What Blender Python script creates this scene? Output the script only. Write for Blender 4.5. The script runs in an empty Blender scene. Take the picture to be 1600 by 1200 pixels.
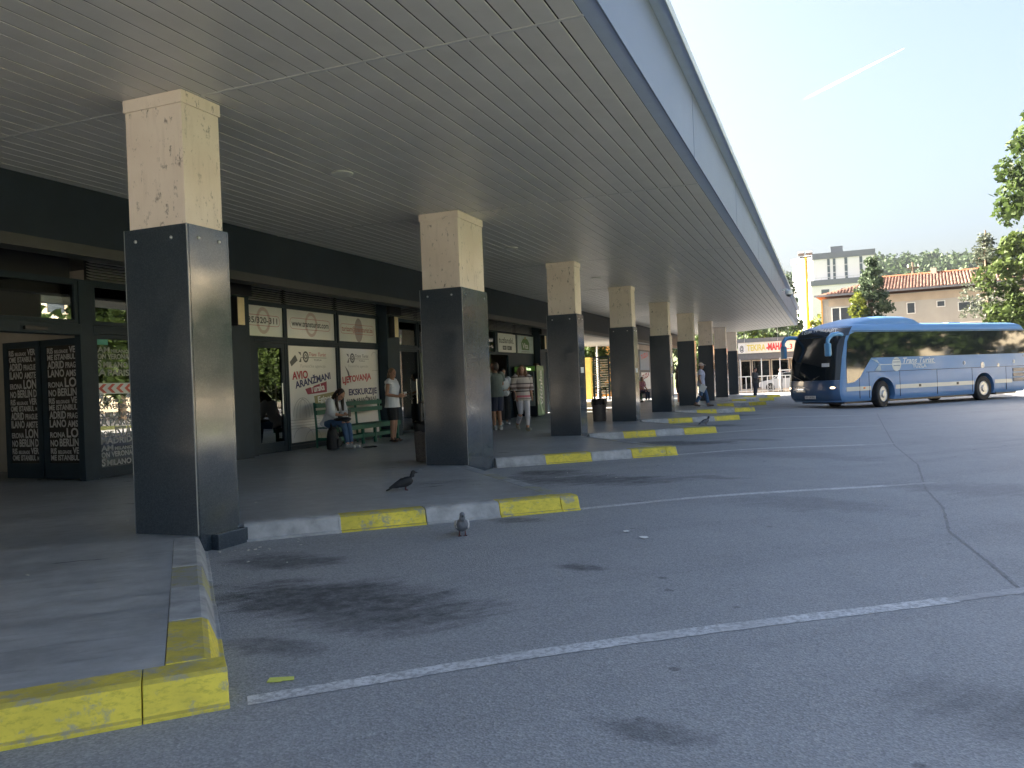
import bpy, bmesh, math, random
import numpy as np
from mathutils import Vector, Matrix
random.seed(7); rng = np.random.default_rng(7)
S = bpy.context.scene
C = S.collection
PI = math.pi
rad = math.radians

# ------------------------------------------------------------------ camera, sky, sun, exposure
CAM = (5.12909652, -5.50509875, 1.21640995)
cr = Vector((0.93071277, 0.3635972, -0.0396336)); cu = Vector((0.03683209, 0.01463807, 0.99921425)); cf = Vector((-0.363891668, 0.931441249, -0.00023179))
cam_d = bpy.data.cameras.new('camera'); cam = bpy.data.objects.new('camera', cam_d); C.objects.link(cam)
mw = Matrix((( cr.x, cu.x, -cf.x, CAM[0]), (cr.y, cu.y, -cf.y, CAM[1]), (cr.z, cu.z, -cf.z, CAM[2]), (0, 0, 0, 1)))
cam.matrix_world = mw
cam_d.sensor_width = 36; cam_d.lens = 1257.37141 / 1600 * 36
cam_d.clip_start = 0.05; cam_d.clip_end = 20000
S.camera = cam
SUN_EL, SUN_ROT = rad(28), rad(-86)          # the sun stands low on the far side of the station (-x)
w = bpy.data.worlds.new('World'); S.world = w; w.use_nodes = True
nt = w.node_tree; nt.nodes.clear()
sky = nt.nodes.new('ShaderNodeTexSky'); sky.sky_type = 'NISHITA'; sky.sun_disc = False
sky.sun_elevation = SUN_EL; sky.sun_rotation = SUN_ROT
sky.air_density = 1.0; sky.dust_density = 10.0; sky.ozone_density = 1.2; sky.altitude = 200
bg = nt.nodes.new('ShaderNodeBackground'); bg.inputs[1].default_value = 0.05
wo = nt.nodes.new('ShaderNodeOutputWorld')
nt.links.new(sky.outputs[0], bg.inputs[0]); nt.links.new(bg.outputs[0], wo.inputs[0])
sl = bpy.data.lights.new('sun', 'SUN'); sl.energy = 5.0; sl.angle = rad(0.6); sl.color = (1.0, 0.91, 0.78)
sun = bpy.data.objects.new('sun', sl); C.objects.link(sun)
sd = Vector((math.sin(SUN_ROT) * math.cos(SUN_EL), math.cos(SUN_ROT) * math.cos(SUN_EL), math.sin(SUN_EL)))
sun.rotation_euler = sd.to_track_quat('Z', 'Y').to_euler()
sun.location = (-30, 0, 20)
S.view_settings.view_transform = 'Standard'; S.view_settings.look = 'None'
S.view_settings.gamma = 1; S.view_settings.exposure = 3.38
S.view_settings.use_curve_mapping = False
try:
    S.cycles.max_bounces = 8; S.cycles.diffuse_bounces = 4; S.cycles.glossy_bounces = 4
    S.cycles.transparent_max_bounces = 12; S.cycles.use_denoising = True; S.cycles.volume_bounces = 0
    S.cycles.caustics_reflective = False; S.cycles.caustics_refractive = False; S.cycles.sample_clamp_indirect = 6
except Exception: pass

# ------------------------------------------------------------------ node / material helpers
def nodes_of(name):
    m = bpy.data.materials.new(name); m.use_nodes = True
    t = m.node_tree; return m, t, t.nodes['Principled BSDF'], t.nodes['Material Output']
def N(t, kind, **kw):
    n = t.nodes.new(kind)
    for k, v in kw.items():
        if k.startswith('i_'):
            n.inputs[int(k[2:]) if k[2:].isdigit() else k[2:].replace('_', ' ')].default_value = v
        else: setattr(n, k, v)
    return n
def L(t, a, b): t.links.new(a, b)
def math_n(t, op, a, b=None, clamp=False):
    n = t.nodes.new('ShaderNodeMath'); n.operation = op; n.use_clamp = clamp
    for i, x in enumerate((a, b)):
        if x is None: continue
        if hasattr(x, 'links'): t.links.new(x, n.inputs[i])
        else: n.inputs[i].default_value = x
    return n.outputs[0]
def ramp(t, fac, stops):
    n = t.nodes.new('ShaderNodeValToRGB'); e = n.color_ramp.elements
    while len(e) < len(stops): e.new(0.5)
    for i, (p, c) in enumerate(stops):
        e[i].position = p; e[i].color = (*c, 1) if len(c) == 3 else c
    t.links.new(fac, n.inputs[0]); return n.outputs[0]
def mix(t, fac, a, b, mode='MIX'):
    n = t.nodes.new('ShaderNodeMix'); n.data_type = 'RGBA'; n.blend_type = mode
    for i, x in ((0, fac), (6, a), (7, b)):
        if hasattr(x, 'links'): t.links.new(x, n.inputs[i])
        elif i == 0: n.inputs[0].default_value = x
        else: n.inputs[i].default_value = (*x, 1)
    return n.outputs[2]
def noise(t, scale, detail=4, rough=.55, vec=None, dist=0.0):
    n = N(t, 'ShaderNodeTexNoise'); n.inputs['Scale'].default_value = scale; n.inputs['Detail'].default_value = detail
    n.inputs['Roughness'].default_value = rough; n.inputs['Distortion'].default_value = dist
    if vec is None:
        tc = N(t, 'ShaderNodeTexCoord'); vec = tc.outputs['Object']
    t.links.new(vec, n.inputs['Vector']); return n.outputs[0]
def objco(t): return N(t, 'ShaderNodeTexCoord').outputs['Object']
def geopos(t): return N(t, 'ShaderNodeNewGeometry').outputs['Position']
def mapped(t, vec, scale=(1, 1, 1), loc=(0, 0, 0), rot=(0, 0, 0)):
    n = N(t, 'ShaderNodeMapping'); t.links.new(vec, n.inputs[0])
    n.inputs['Scale'].default_value = scale; n.inputs['Location'].default_value = loc; n.inputs['Rotation'].default_value = rot
    return n.outputs[0]
def bump(t, b, h, strength=.3, dist=.01):
    n = N(t, 'ShaderNodeBump'); n.inputs['Strength'].default_value = strength; n.inputs['Distance'].default_value = dist
    t.links.new(h, n.inputs['Height']); t.links.new(n.outputs[0], b.inputs['Normal'])
MATS = {}
def mat(name, col, rough=.6, metal=0.0, var=.12, vs=6.0, bmp=0.0, bs=60.0, spec=.5, coat=0.0, world=False, dirt=0.0):
    """a plain paint / plastic / cloth with soft tone variation, optional fine relief and blotchy dirt"""
    if name in MATS: return MATS[name]
    m, t, b, o = nodes_of(name)
    vec = geopos(t) if world else objco(t)
    c = ramp(t, noise(t, vs, 5, .6, vec), [(.28, tuple(x * (1 - var) for x in col)), (.72, tuple(min(1, x * (1 + var)) for x in col))])
    if dirt:
        d = ramp(t, noise(t, vs * .45, 6, .7, vec), [(.52, (0, 0, 0)), (.72, (dirt, dirt, dirt))])
        c = mix(t, d, c, tuple(x * .35 for x in col))
    L(t, c, b.inputs['Base Color'])
    b.inputs['Roughness'].default_value = rough; b.inputs['Metallic'].default_value = metal
    b.inputs['Specular IOR Level'].default_value = spec; b.inputs['Coat Weight'].default_value = coat
    b.inputs['Coat Roughness'].default_value = .05
    if bmp: bump(t, b, noise(t, bs, 3, .6, vec), bmp, .004)
    MATS[name] = m; return m
def glow(name, col, strength):
    m, t, b, o = nodes_of(name)
    b.inputs['Base Color'].default_value = (*col, 1); b.inputs['Emission Color'].default_value = (*col, 1)
    b.inputs['Emission Strength'].default_value = strength; return m
def glass(name, tint=(.75, .8, .8), refl=.05, tr=.85, rough=.005):
    m, t, b, o = nodes_of(name)
    t.nodes.remove(b)
    tb = N(t, 'ShaderNodeBsdfTransparent'); tb.inputs[0].default_value = (*[x * tr for x in tint], 1)
    gb = N(t, 'ShaderNodeBsdfGlossy'); gb.inputs['Roughness'].default_value = rough; gb.inputs[0].default_value = (1, 1, 1, 1)
    fr = N(t, 'ShaderNodeFresnel'); fr.inputs[0].default_value = 1.55
    f = math_n(t, 'ADD', math_n(t, 'MULTIPLY', fr.outputs[0], 1.25), refl, True)
    mx = N(t, 'ShaderNodeMixShader'); L(t, f, mx.inputs[0]); L(t, tb.outputs[0], mx.inputs[1]); L(t, gb.outputs[0], mx.inputs[2])
    L(t, mx.outputs[0], o.inputs[0]); return m

def asphalt_mat():
    m, t, b, o = nodes_of('asphalt'); p = geopos(t)
    big = noise(t, .28, 6, .62, p, .6); mid = noise(t, 1.7, 7, .7, p); fine = noise(t, 70, 3, .7, p)
    c = ramp(t, big, [(.32, (.28, .29, .30)), (.66, (.45, .462, .475))])
    c = mix(t, .6, c, ramp(t, mid, [(.3, (.25, .258, .266)), (.7, (.43, .44, .45))]), 'MIX')
    v = N(t, 'ShaderNodeTexVoronoi'); v.inputs['Scale'].default_value = 95; L(t, p, v.inputs['Vector'])
    trk = noise(t, 1.0, 5, .6, mapped(t, mapped(t, p, rot=(0, 0, rad(-46))), (.10, 1.5, 1)), .3)
    c = mix(t, ramp(t, trk, [(.5, (0, 0, 0)), (.68, (.38, .38, .38))]), c, (.13, .13, .133))
    c = mix(t, .42, c, ramp(t, v.outputs['Color'], [(.10, (.13, .134, .14)), (.55, (.31, .318, .328)), (.95, (.56, .57, .58))]))
    c = mix(t, .35, c, ramp(t, fine, [(.35, (.13, .134, .14)), (.65, (.42, .43, .44))]))
    # oil-darkened parking noses: near each kerb notch (x 0.5..3.2), blotchy
    sx = N(t, 'ShaderNodeSeparateXYZ'); L(t, p, sx.inputs[0])
    def ell(cx, cy, a, bb, ang):
        q = mapped(t, p, (1, 1, 1), (-cx, -cy, 0)); q = mapped(t, q, (1 / a, 1 / bb, 0), rot=(0, 0, -ang))
        ln = N(t, 'ShaderNodeVectorMath', operation='LENGTH'); L(t, q, ln.inputs[0]); return ln.outputs[1]
    warp = math_n(t, 'MULTIPLY', math_n(t, 'SUBTRACT', noise(t, 2.2, 9, .74, mapped(t, mapped(t, p, rot=(0, 0, rad(-48))), (.55, 1.5, 1)), .5), .5), 3.0)
    tot = None
    spots = [(2.10, -1.05, 1.1, .48, rad(52), .66), (2.3, -1.95, .35, .16, rad(50), .5), (1.0, -.1, .5, .3, rad(50), .55), (2.6, -1.3, .7, .4, rad(50), .5), (3.42, .15, .2, .12, .3, .55), (4.43, -2.36, .24, .1, rad(75), .40),
             (2.0, 5.2, 1.3, .6, rad(50), .55), (1.2, 6.0, .6, .4, rad(50), .6), (3.6, 5.6, .5, .2, rad(45), .35), (2.0, 11.3, 1.4, .6, rad(50), .6), (3.7, 12.0, .6, .25, rad(45), .35), (2.0, 17.0, 1.3, .6, rad(50), .5), (2.0, 22.6, 1.3, .6, rad(50), .5),
             (2.15, 2.0, .35, .16, .6, .5), (3.2, 3.3, .22, .12, .8, .4), (5.9, -1.6, .5, .3, .5, .3), (4.9, 3.7, .9, .5, .5, .22), (6.8, 5.5, 1.2, .6, .5, .2), (5.6, -3.2, .5, .25, 1.0, .3), (4.5, 9, 1.5, .7, .7, .2)]
    for cx, cy, a, bb, ang, s in spots:
        e = math_n(t, 'ADD', ell(cx, cy, a, bb, ang), warp)
        k = N(t, 'ShaderNodeMapRange'); k.interpolation_type = 'SMOOTHSTEP'; L(t, e, k.inputs[0])
        for i, x in ((1, .45), (2, 1.25), (3, min(.85, s * 1.25)), (4, 0.0)): k.inputs[i].default_value = x
        tot = k.outputs[0] if tot is None else math_n(t, 'MAXIMUM', tot, k.outputs[0])
    # a scatter of small oil drips and chewing-gum spots
    v2 = N(t, 'ShaderNodeTexVoronoi'); v2.inputs['Scale'].default_value = 1.9; L(t, p, v2.inputs['Vector'])
    wv = math_n(t, 'ADD', v2.outputs[0], math_n(t, 'MULTIPLY', math_n(t, 'SUBTRACT', noise(t, 14, 3, .6, p), .5), .08))
    drip = ramp(t, wv, [(.045, (.55, .55, .55)), (.065, (0, 0, 0))])
    tot = math_n(t, 'MAXIMUM', tot, drip)
    tot = math_n(t, 'MULTIPLY', tot, ramp(t, noise(t, 9, 8, .75, p), [(.34, (.45, .45, .45)), (.58, (1, 1, 1))]))
    c = mix(t, tot, c, (.045, .046, .05))
    L(t, c, b.inputs['Base Color'])
    b.inputs['Roughness'].default_value = .82; b.inputs['Specular IOR Level'].default_value = .35
    bump(t, b, math_n(t, 'ADD', v.outputs['Distance'], math_n(t, 'MULTIPLY', fine, .6)), .55, .006)
    return m
def platform_mat():
    m, t, b, o = nodes_of('platform_concrete'); p = geopos(t)
    st = mapped(t, mapped(t, p, rot=(0, 0, rad(-41))), (.45, 2.4, 1))          # trowel and foot streaks run with the kerb
    a = noise(t, 1.3, 7, .62, st, .4); f = noise(t, 5, 7, .72, p); g = noise(t, 160, 2, .6, p); h = noise(t, .5, 5, .6, p)
    c = ramp(t, a, [(.30, (.17, .18, .19)), (.5, (.37, .385, .40)), (.70, (.56, .58, .595))])
    c = mix(t, .45, c, ramp(t, f, [(.32, (.15, .16, .17)), (.68, (.60, .62, .635))]))
    c = mix(t, .35, c, ramp(t, h, [(.35, (.17, .18, .19)), (.65, (.48, .50, .515))]))
    st2 = mapped(t, mapped(t, p, rot=(0, 0, rad(-41))), (.8, 6, 1))
    c = mix(t, ramp(t, noise(t, 1.6, 8, .75, st2), [(.54, (0, 0, 0)), (.70, (.75, .75, .75))]), c, (.16, .16, .16))
    c = mix(t, ramp(t, noise(t, 17, 5, .72, mapped(t, mapped(t, p, rot=(0, 0, rad(-41))), (.5, 1.6, 1))), [(.62, (0, 0, 0)), (.72, (.6, .6, .6))]), c, (.56, .56, .55))
    L(t, c, b.inputs['Base Color'])
    L(t, ramp(t, a, [(.3, (.26, .26, .26)), (.7, (.46, .46, .46))]), b.inputs['Roughness'])
    bump(t, b, math_n(t, 'ADD', f, math_n(t, 'MULTIPLY', g, .4)), .12, .004)
    return m
def granite_mat():
    m, t, b, o = nodes_of('polished_granite'); p = objco(t)
    v = N(t, 'ShaderNodeTexVoronoi'); v.inputs['Scale'].default_value = 120; L(t, p, v.inputs['Vector'])
    c = ramp(t, v.outputs['Color'], [(.1, (.032, .044, .056)), (.6, (.044, .058, .072)), (.95, (.06, .076, .092))])
    c = mix(t, ramp(t, noise(t, 3.5, 6, .7, p), [(.5, (0, 0, 0)), (.8, (.3, .3, .3))]), c, (.06, .07, .078))
    L(t, c, b.inputs['Base Color']); L(t, ramp(t, noise(t, 2.2, 5, .6, p), [(.3, (.08, .08, .08)), (.75, (.22, .22, .22))]), b.inputs['Roughness'])
    b.inputs['Specular IOR Level'].default_value = .75
    bump(t, b, noise(t, 1.3, 2, .5, p), .04, .01)
    return m
def travertine_mat():
    m, t, b, o = nodes_of('cream_stone'); p = geopos(t)
    c = ramp(t, noise(t, 1.6, 6, .6, p), [(.25, (.72, .615, .52)), (.75, (.86, .765, .67))])
    pit = ramp(t, noise(t, 16, 5, .75, mapped(t, p, (1, 1, .55))), [(.58, (0, 0, 0)), (.66, (.85, .85, .85))])
    zone = ramp(t, noise(t, 2.1, 3, .5, p), [(.38, (0, 0, 0)), (.56, (1, 1, 1))])
    c = mix(t, math_n(t, 'MULTIPLY', pit, zone), c, (.12, .095, .07))
    c = mix(t, ramp(t, noise(t, 5, 6, .6, mapped(t, p, (3, 3, .4))), [(.54, (0, 0, 0)), (.8, (.28, .28, .28))]), c, (.42, .34, .27))
    L(t, c, b.inputs['Base Color']); b.inputs['Roughness'].default_value = .8
    bump(t, b, noise(t, 30, 4, .6, p), .15, .004)
    return m
def paint_worn(name, col, under, thresh=.55, soft=.12, rough=.7, sc=7.0, top=0.0):
    """road paint: chipped through to what lies under it, scuffed; top = extra foot wear on upward faces"""
    m, t, b, o = nodes_of(name); p = geopos(t)
    n1 = noise(t, sc, 8, .72, p); c0 = ramp(t, noise(t, 3, 5, .6, p), [(.3, tuple(x * .78 for x in col)), (.7, tuple(min(1, x * 1.1) for x in col))])
    c0 = mix(t, ramp(t, noise(t, 18, 6, .75, mapped(t, p, (1, 1, 2.5))), [(.5, (0, 0, 0)), (.72, (.7, .7, .7))]), c0, tuple(x * .42 for x in col))
    c0 = mix(t, ramp(t, noise(t, 2.2, 7, .7, mapped(t, p, (1, 1, 3))), [(.5, (0, 0, 0)), (.75, (.55, .55, .55))]), c0, tuple(x * .6 + .03 for x in col))
    if top:
        sx = N(t, 'ShaderNodeSeparateXYZ'); L(t, N(t, 'ShaderNodeNewGeometry').outputs['True Normal'], sx.inputs[0])
        up = math_n(t, 'MULTIPLY', math_n(t, 'GREATER_THAN', sx.outputs[2], .8), top)
        n1 = math_n(t, 'ADD', n1, up)
        c0 = mix(t, math_n(t, 'MULTIPLY', math_n(t, 'MULTIPLY', math_n(t, 'GREATER_THAN', sx.outputs[2], .8), .75), ramp(t, noise(t, 4, 7, .7, p), [(.3, (.35, .35, .35)), (.6, (1, 1, 1))])), c0, tuple(x * .38 + .05 for x in col))
    k = ramp(t, n1, [(thresh, (0, 0, 0)), (min(.99, thresh + soft), (1, 1, 1))])
    k = math_n(t, 'MULTIPLY', k, .85)
    L(t, mix(t, k, c0, under), b.inputs['Base Color']); b.inputs['Roughness'].default_value = rough
    bump(t, b, noise(t, 60, 4, .6, p), .25, .004)
    return m
def leaf_mat(name, c1, c2, transl=.35):
    m, t, b, o = nodes_of(name)
    g = N(t, 'ShaderNodeNewGeometry')
    c = ramp(t, g.outputs['Random Per Island'], [(0, c1), (.55, tuple((x + y) / 2 for x, y in zip(c1, c2))), (1, c2)])
    c = mix(t, ramp(t, noise(t, .5, 3, .5, g.outputs['Position']), [(.35, (0, 0, 0)), (.7, (.6, .6, .6))]), c, tuple(x * 1.35 for x in c2))
    L(t, c, b.inputs['Base Color']); b.inputs['Roughness'].default_value = .55; b.inputs['Specular IOR Level'].default_value = .25
    tr = N(t, 'ShaderNodeBsdfTranslucent'); L(t, c, tr.inputs[0])
    mx = N(t, 'ShaderNodeMixShader'); mx.inputs[0].default_value = transl
    L(t, b.outputs[0], mx.inputs[1]); L(t, tr.outputs[0], mx.inputs[2]); L(t, mx.outputs[0], o.inputs[0])
    return m

# ------------------------------------------------------------------ mesh helpers
class MB:
    def __init__(s): s.v = []; s.f = []
    def add(s, vs, fs, M=None):
        k = len(s.v)
        s.v += [tuple(M @ Vector(v)) if M is not None else tuple(v) for v in vs]
        s.f += [tuple(i + k for i in f) for f in fs]; return s
    def box(s, lo, hi, M=None):
        (a, b, c), (d, e, f) = lo, hi
        vs = [(a, b, c), (d, b, c), (d, e, c), (a, e, c), (a, b, f), (d, b, f), (d, e, f), (a, e, f)]
        return s.add(vs, [(0, 3, 2, 1), (4, 5, 6, 7), (0, 1, 5, 4), (1, 2, 6, 5), (2, 3, 7, 6), (3, 0, 4, 7)], M)
    def prism(s, poly, axis, a, b, M=None):
        n = len(poly)
        def P(p, q): return {'x': (q, p[0], p[1]), 'y': (p[0], q, p[1]), 'z': (p[0], p[1], q)}[axis]
        vs = [P(p, a) for p in poly] + [P(p, b) for p in poly]
        fs = [tuple(range(n - 1, -1, -1)), tuple(range(n, 2 * n))] + [(i, (i + 1) % n, n + (i + 1) % n, n + i) for i in range(n)]
        return s.add(vs, fs, M)
    def tube(s, pts, radii, n=10, caps=True, lat=None):
        """round or elliptic tube along points; radii: float or (lateral, other)"""
        pts = [Vector(p) for p in pts]; m = len(pts); vs = []; fs = []
        up = Vector(lat) if lat is not None else None
        for i, p in enumerate(pts):
            d = (pts[min(i + 1, m - 1)] - pts[max(i - 1, 0)]); d = d.normalized() if d.length > 1e-9 else Vector((0, 0, 1))
            ref = up if up is not None else (Vector((0, 0, 1)) if abs(d.z) < .9 else Vector((1, 0, 0)))
            a = (ref - d * ref.dot(d)); a = a.normalized() if a.length > 1e-6 else d.orthogonal().normalized()
            if up is None: up = None; 
            b = d.cross(a); r = radii[i] if isinstance(radii, (list, tuple)) else radii
            ra, rb = r if isinstance(r, tuple) else (r, r)
            for k in range(n):
                t = 2 * PI * k / n; q = p + a * (ra * math.cos(t)) + b * (rb * math.sin(t)); vs.append(tuple(q))
        for i in range(m - 1):
            for k in range(n):
                fs.append((i * n + k, i * n + (k + 1) % n, (i + 1) * n + (k + 1) % n, (i + 1) * n + k))
        if caps: fs += [tuple(range(n - 1, -1, -1)), tuple(range((m - 1) * n, m * n))]
        return s.add(vs, fs)
    def lathe(s, prof, n=20, c=(0, 0, 0), M=None):
        vs = []; fs = []; m = len(prof)
        for r, z in prof:
            for k in range(n):
                t = 2 * PI * k / n; vs.append((c[0] + r * math.cos(t), c[1] + r * math.sin(t), c[2] + z))
        for i in range(m - 1):
            for k in range(n): fs.append((i * n + k, i * n + (k + 1) % n, (i + 1) * n + (k + 1) % n, (i + 1) * n + k))
        fs += [tuple(range(n - 1, -1, -1)), tuple(range((m - 1) * n, m * n))]
        return s.add(vs, fs, M)
    def ell(s, c, r, n=12, m=8, M=None):
        vs = [(c[0], c[1], c[2] - r[2])]; fs = []
        for i in range(1, m):
            t = -PI / 2 + PI * i / m
            for k in range(n):
                a = 2 * PI * k / n; vs.append((c[0] + r[0] * math.cos(t) * math.cos(a), c[1] + r[1] * math.cos(t) * math.sin(a), c[2] + r[2] * math.sin(t)))
        vs.append((c[0], c[1], c[2] + r[2])); T = len(vs) - 1
        for k in range(n):
            fs.append((0, 1 + (k + 1) % n, 1 + k)); fs.append((T, 1 + (m - 2) * n + k, 1 + (m - 2) * n + (k + 1) % n))
        for i in range(m - 2):
            for k in range(n): fs.append((1 + i * n + k, 1 + i * n + (k + 1) % n, 1 + (i + 1) * n + (k + 1) % n, 1 + (i + 1) * n + k))
        return s.add(vs, fs, M)
    def quad(s, a, b, c, d): return s.add([a, b, c, d], [(0, 1, 2, 3)])
    def mesh(s, name):
        me = bpy.data.meshes.new(name); me.from_pydata(s.v, [], s.f); me.update(); return me
    def build(s, name, m, parent=None, smooth=False, bev=0.0, kind=None, loc=None):
        me = s.mesh(name); return link(name, me, m, parent, smooth, bev, kind, loc)
def link(name, me, m, parent=None, smooth=False, bev=0.0, kind=None, loc=None):
    o = bpy.data.objects.new(name, me); C.objects.link(o)
    if m is not None and len(me.materials) == 0: me.materials.append(m)
    if smooth:
        me.polygons.foreach_set('use_smooth', [True] * len(me.polygons))
        try: me.set_sharp_from_angle(angle=rad(40))
        except Exception: pass
    if parent is not None: o.parent = parent
    if loc: o.location = loc
    if bev:
        b = o.modifiers.new('edge', 'BEVEL'); b.width = bev; b.segments = 2; b.limit_method = 'ANGLE'; b.angle_limit = rad(40)
    if kind: o['kind'] = kind
    return o
def tag(o, label=None, cat=None, group=None, kind=None):
    if label: o['label'] = label
    if cat: o['category'] = cat
    if group: o['group'] = group
    if kind: o['kind'] = kind
    return o
def thing(name, label, cat, loc=(0, 0, 0), rz=0, group=None):
    o = bpy.data.objects.new(name, None); C.objects.link(o); o.empty_display_size = .2
    o.location = loc; o.rotation_euler = (0, 0, rz); return tag(o, label, cat, group)
def copy_tree(o, parent=None):
    c = o.copy(); C.objects.link(c)
    if parent is not None: c.parent = parent
    for ch in [x for x in bpy.data.objects if x.parent == o]: copy_tree(ch, c)
    return c
def np_mesh(name, verts, quads):
    verts = np.asarray(verts, np.float32); quads = np.asarray(quads, np.int32)
    me = bpy.data.meshes.new(name); nv, nf, k = len(verts), len(quads), quads.shape[1]
    me.vertices.add(nv); me.vertices.foreach_set('co', verts.ravel())
    me.loops.add(nf * k); me.loops.foreach_set('vertex_index', quads.ravel())
    me.polygons.add(nf); me.polygons.foreach_set('loop_start', np.arange(0, nf * k, k, dtype=np.int32))
    try: me.polygons.foreach_set('loop_total', np.full(nf, k, np.int32))
    except Exception: pass
    me.update(calc_edges=True); me.validate(); return me
_tc = {}
def text_geo(body, bold=0.0, shear=0.0):
    key = (body, bold, shear)
    if key in _tc: return _tc[key]
    cv = bpy.data.curves.new('t', 'FONT'); cv.body = body; cv.size = 1; cv.offset = bold; cv.shear = shear; cv.resolution_u = 3
    o = bpy.data.objects.new('t', cv); C.objects.link(o)
    dg = bpy.context.evaluated_depsgraph_get(); ev = o.evaluated_get(dg); me = ev.to_mesh()
    vs = np.array([tuple(v.co) for v in me.vertices]) if len(me.vertices) else np.zeros((0, 3)); fs = [tuple(p.vertices) for p in me.polygons]
    ev.to_mesh_clear(); bpy.data.objects.remove(o); bpy.data.curves.remove(cv)
    _tc[key] = (vs, fs); return vs, fs
def put_text(mb, body, org, ux, uy, h=None, width=None, bold=.012, shear=0.0, rot=0.0, cap=True, clip=None):
    """flat lettering: lower-left at org, ux/uy the reading and up directions; h = cap height, width = fitted width"""
    vs, fs = text_geo(body, bold, shear)
    if not len(vs): return 0
    v = vs.copy(); x0, x1 = v[:, 0].min(), v[:, 0].max(); v[:, 0] -= x0; wd = x1 - x0
    sy = (h / .70) if h else width / wd; sx = width / wd if width else sy
    v[:, 0] *= sx; v[:, 1] *= sy
    if rot:
        c, s = math.cos(rot), math.sin(rot); v[:, :2] = v[:, :2] @ np.array([[c, s], [-s, c]])
    ux, uy, og = np.array(ux), np.array(uy), np.array(org)
    P = og + v[:, :1] * ux + v[:, 1:2] * uy
    n0 = np.cross(ux, uy); a = np.array([P[i] for i in fs[0][:3]]); flip = np.dot(np.cross(a[1] - a[0], a[2] - a[0]), n0) < 0
    mb.add([tuple(p) for p in P], [tuple(reversed(f)) if flip else f for f in fs]); return wd * sx
def remeshed(mb, voxel, smooth_it=4):
    me = mb.mesh('tmp'); o = bpy.data.objects.new('tmp', me); C.objects.link(o)
    r = o.modifiers.new('r', 'REMESH'); r.mode = 'VOXEL'; r.voxel_size = voxel; r.use_smooth_shade = True
    if smooth_it:
        q = o.modifiers.new('s', 'SMOOTH'); q.factor = .5; q.iterations = smooth_it
    dg = bpy.context.evaluated_depsgraph_get(); nm = bpy.data.meshes.new_from_object(o.evaluated_get(dg))
    bpy.data.objects.remove(o); bpy.data.meshes.remove(me); nm.materials.clear()
    nm.polygons.foreach_set('use_smooth', [True] * len(nm.polygons)); return nm

# ------------------------------------------------------------------ shared materials
ASPH = asphalt_mat(); PLAT = platform_mat(); GRAN = granite_mat(); TRAV = travertine_mat()
YEL = paint_worn('worn_yellow_paint', (.86, .70, .08), (.34, .33, .27), .545, .10, top=.05)
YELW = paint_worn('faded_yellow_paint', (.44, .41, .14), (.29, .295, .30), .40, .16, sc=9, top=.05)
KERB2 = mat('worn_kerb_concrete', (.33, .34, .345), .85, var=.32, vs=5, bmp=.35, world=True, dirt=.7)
KERB = mat('kerb_concrete', (.43, .43, .425), .85, var=.25, vs=7, bmp=.3, world=True, dirt=.5)
LINE = paint_worn('worn_white_line', (.64, .65, .66), (.31, .318, .328), .475, .10, sc=32)
LINE2 = paint_worn('faded_white_line', (.42, .42, .43), (.31, .318, .328), .45, .12, sc=30)
SLAT = mat('soffit_metal', (.57, .555, .53), .36, .0, .07, 3, world=True, spec=.6)
SLATJ = mat('soffit_trim', (.50, .50, .49), .4, var=.05)
DARKV = mat('ceiling_void', (.006, .006, .006), .95)
FASC = mat('fascia_metal', (.155, .195, .28), .42, .15, .08, .7, world=True, dirt=.14)
FASC2 = mat('fascia_trim', (.10, .14, .22), .42, .15, .06, 2, world=True)
RIM = mat('roof_edge_metal', (.55, .58, .55), .4, .4, .06)
ANTH = mat('anthracite_frame', (.026, .040, .052), .5, .0, .12, 5, spec=.22)
ANTH2 = mat('anthracite_panel', (.030, .046, .060), .55, .0, .12, 4, spec=.22)
BULK = mat('bulkhead_panel', (.018, .027, .040), .6, .0, .15, 2, spec=.22)
BLTRIM = mat('bulkhead_trim', (.035, .036, .035), .55)
INT = mat('interior_plaster', (.42, .38, .31), .8, var=.06)
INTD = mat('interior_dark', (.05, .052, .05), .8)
FILM = mat('white_window_film', (.80, .79, .76), .12, .0, .04, 2, spec=.7, coat=.6)
GLS = glass('shop_glass', (.62, .68, .68), .06, .8)
GLD = glass('dark_glass', (.32, .36, .36), .05, .7)
VENT = mat('vent_slat', (.42, .41, .39), .5, .0)
RED = mat('print_red', (.42, .045, .055), .5, var=.05); NAVY = mat('print_navy', (.035, .035, .12), .5, var=.05); GREY = mat('print_grey', (.10, .10, .105), .5, var=.05)
LGREY = mat('print_light_grey', (.36, .355, .35), .5, var=.04); OLIVE = mat('print_olive', (.30, .27, .13), .5, var=.05); WINE = mat('print_wine', (.30, .045, .075), .5, var=.05)
WHITE = mat('print_white', (.78, .78, .76), .5, var=.03); BLACK = mat('black_plastic', (.012, .012, .013), .4, var=.1); PINKP = mat('print_pale_pink', (.55, .44, .42), .5, var=.05)
BRASS = mat('brass_panel', (.72, .60, .36), .35, .2, .08); STEEL = mat('brushed_steel', (.55, .56, .56), .28, 1.0, .05, 20)
CLOTHTXT = mat('frosted_film', (.52, .51, .50), .5, var=.05)
RUBBER = mat('rubber', (.014, .014, .015), .75, var=.2)

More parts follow.
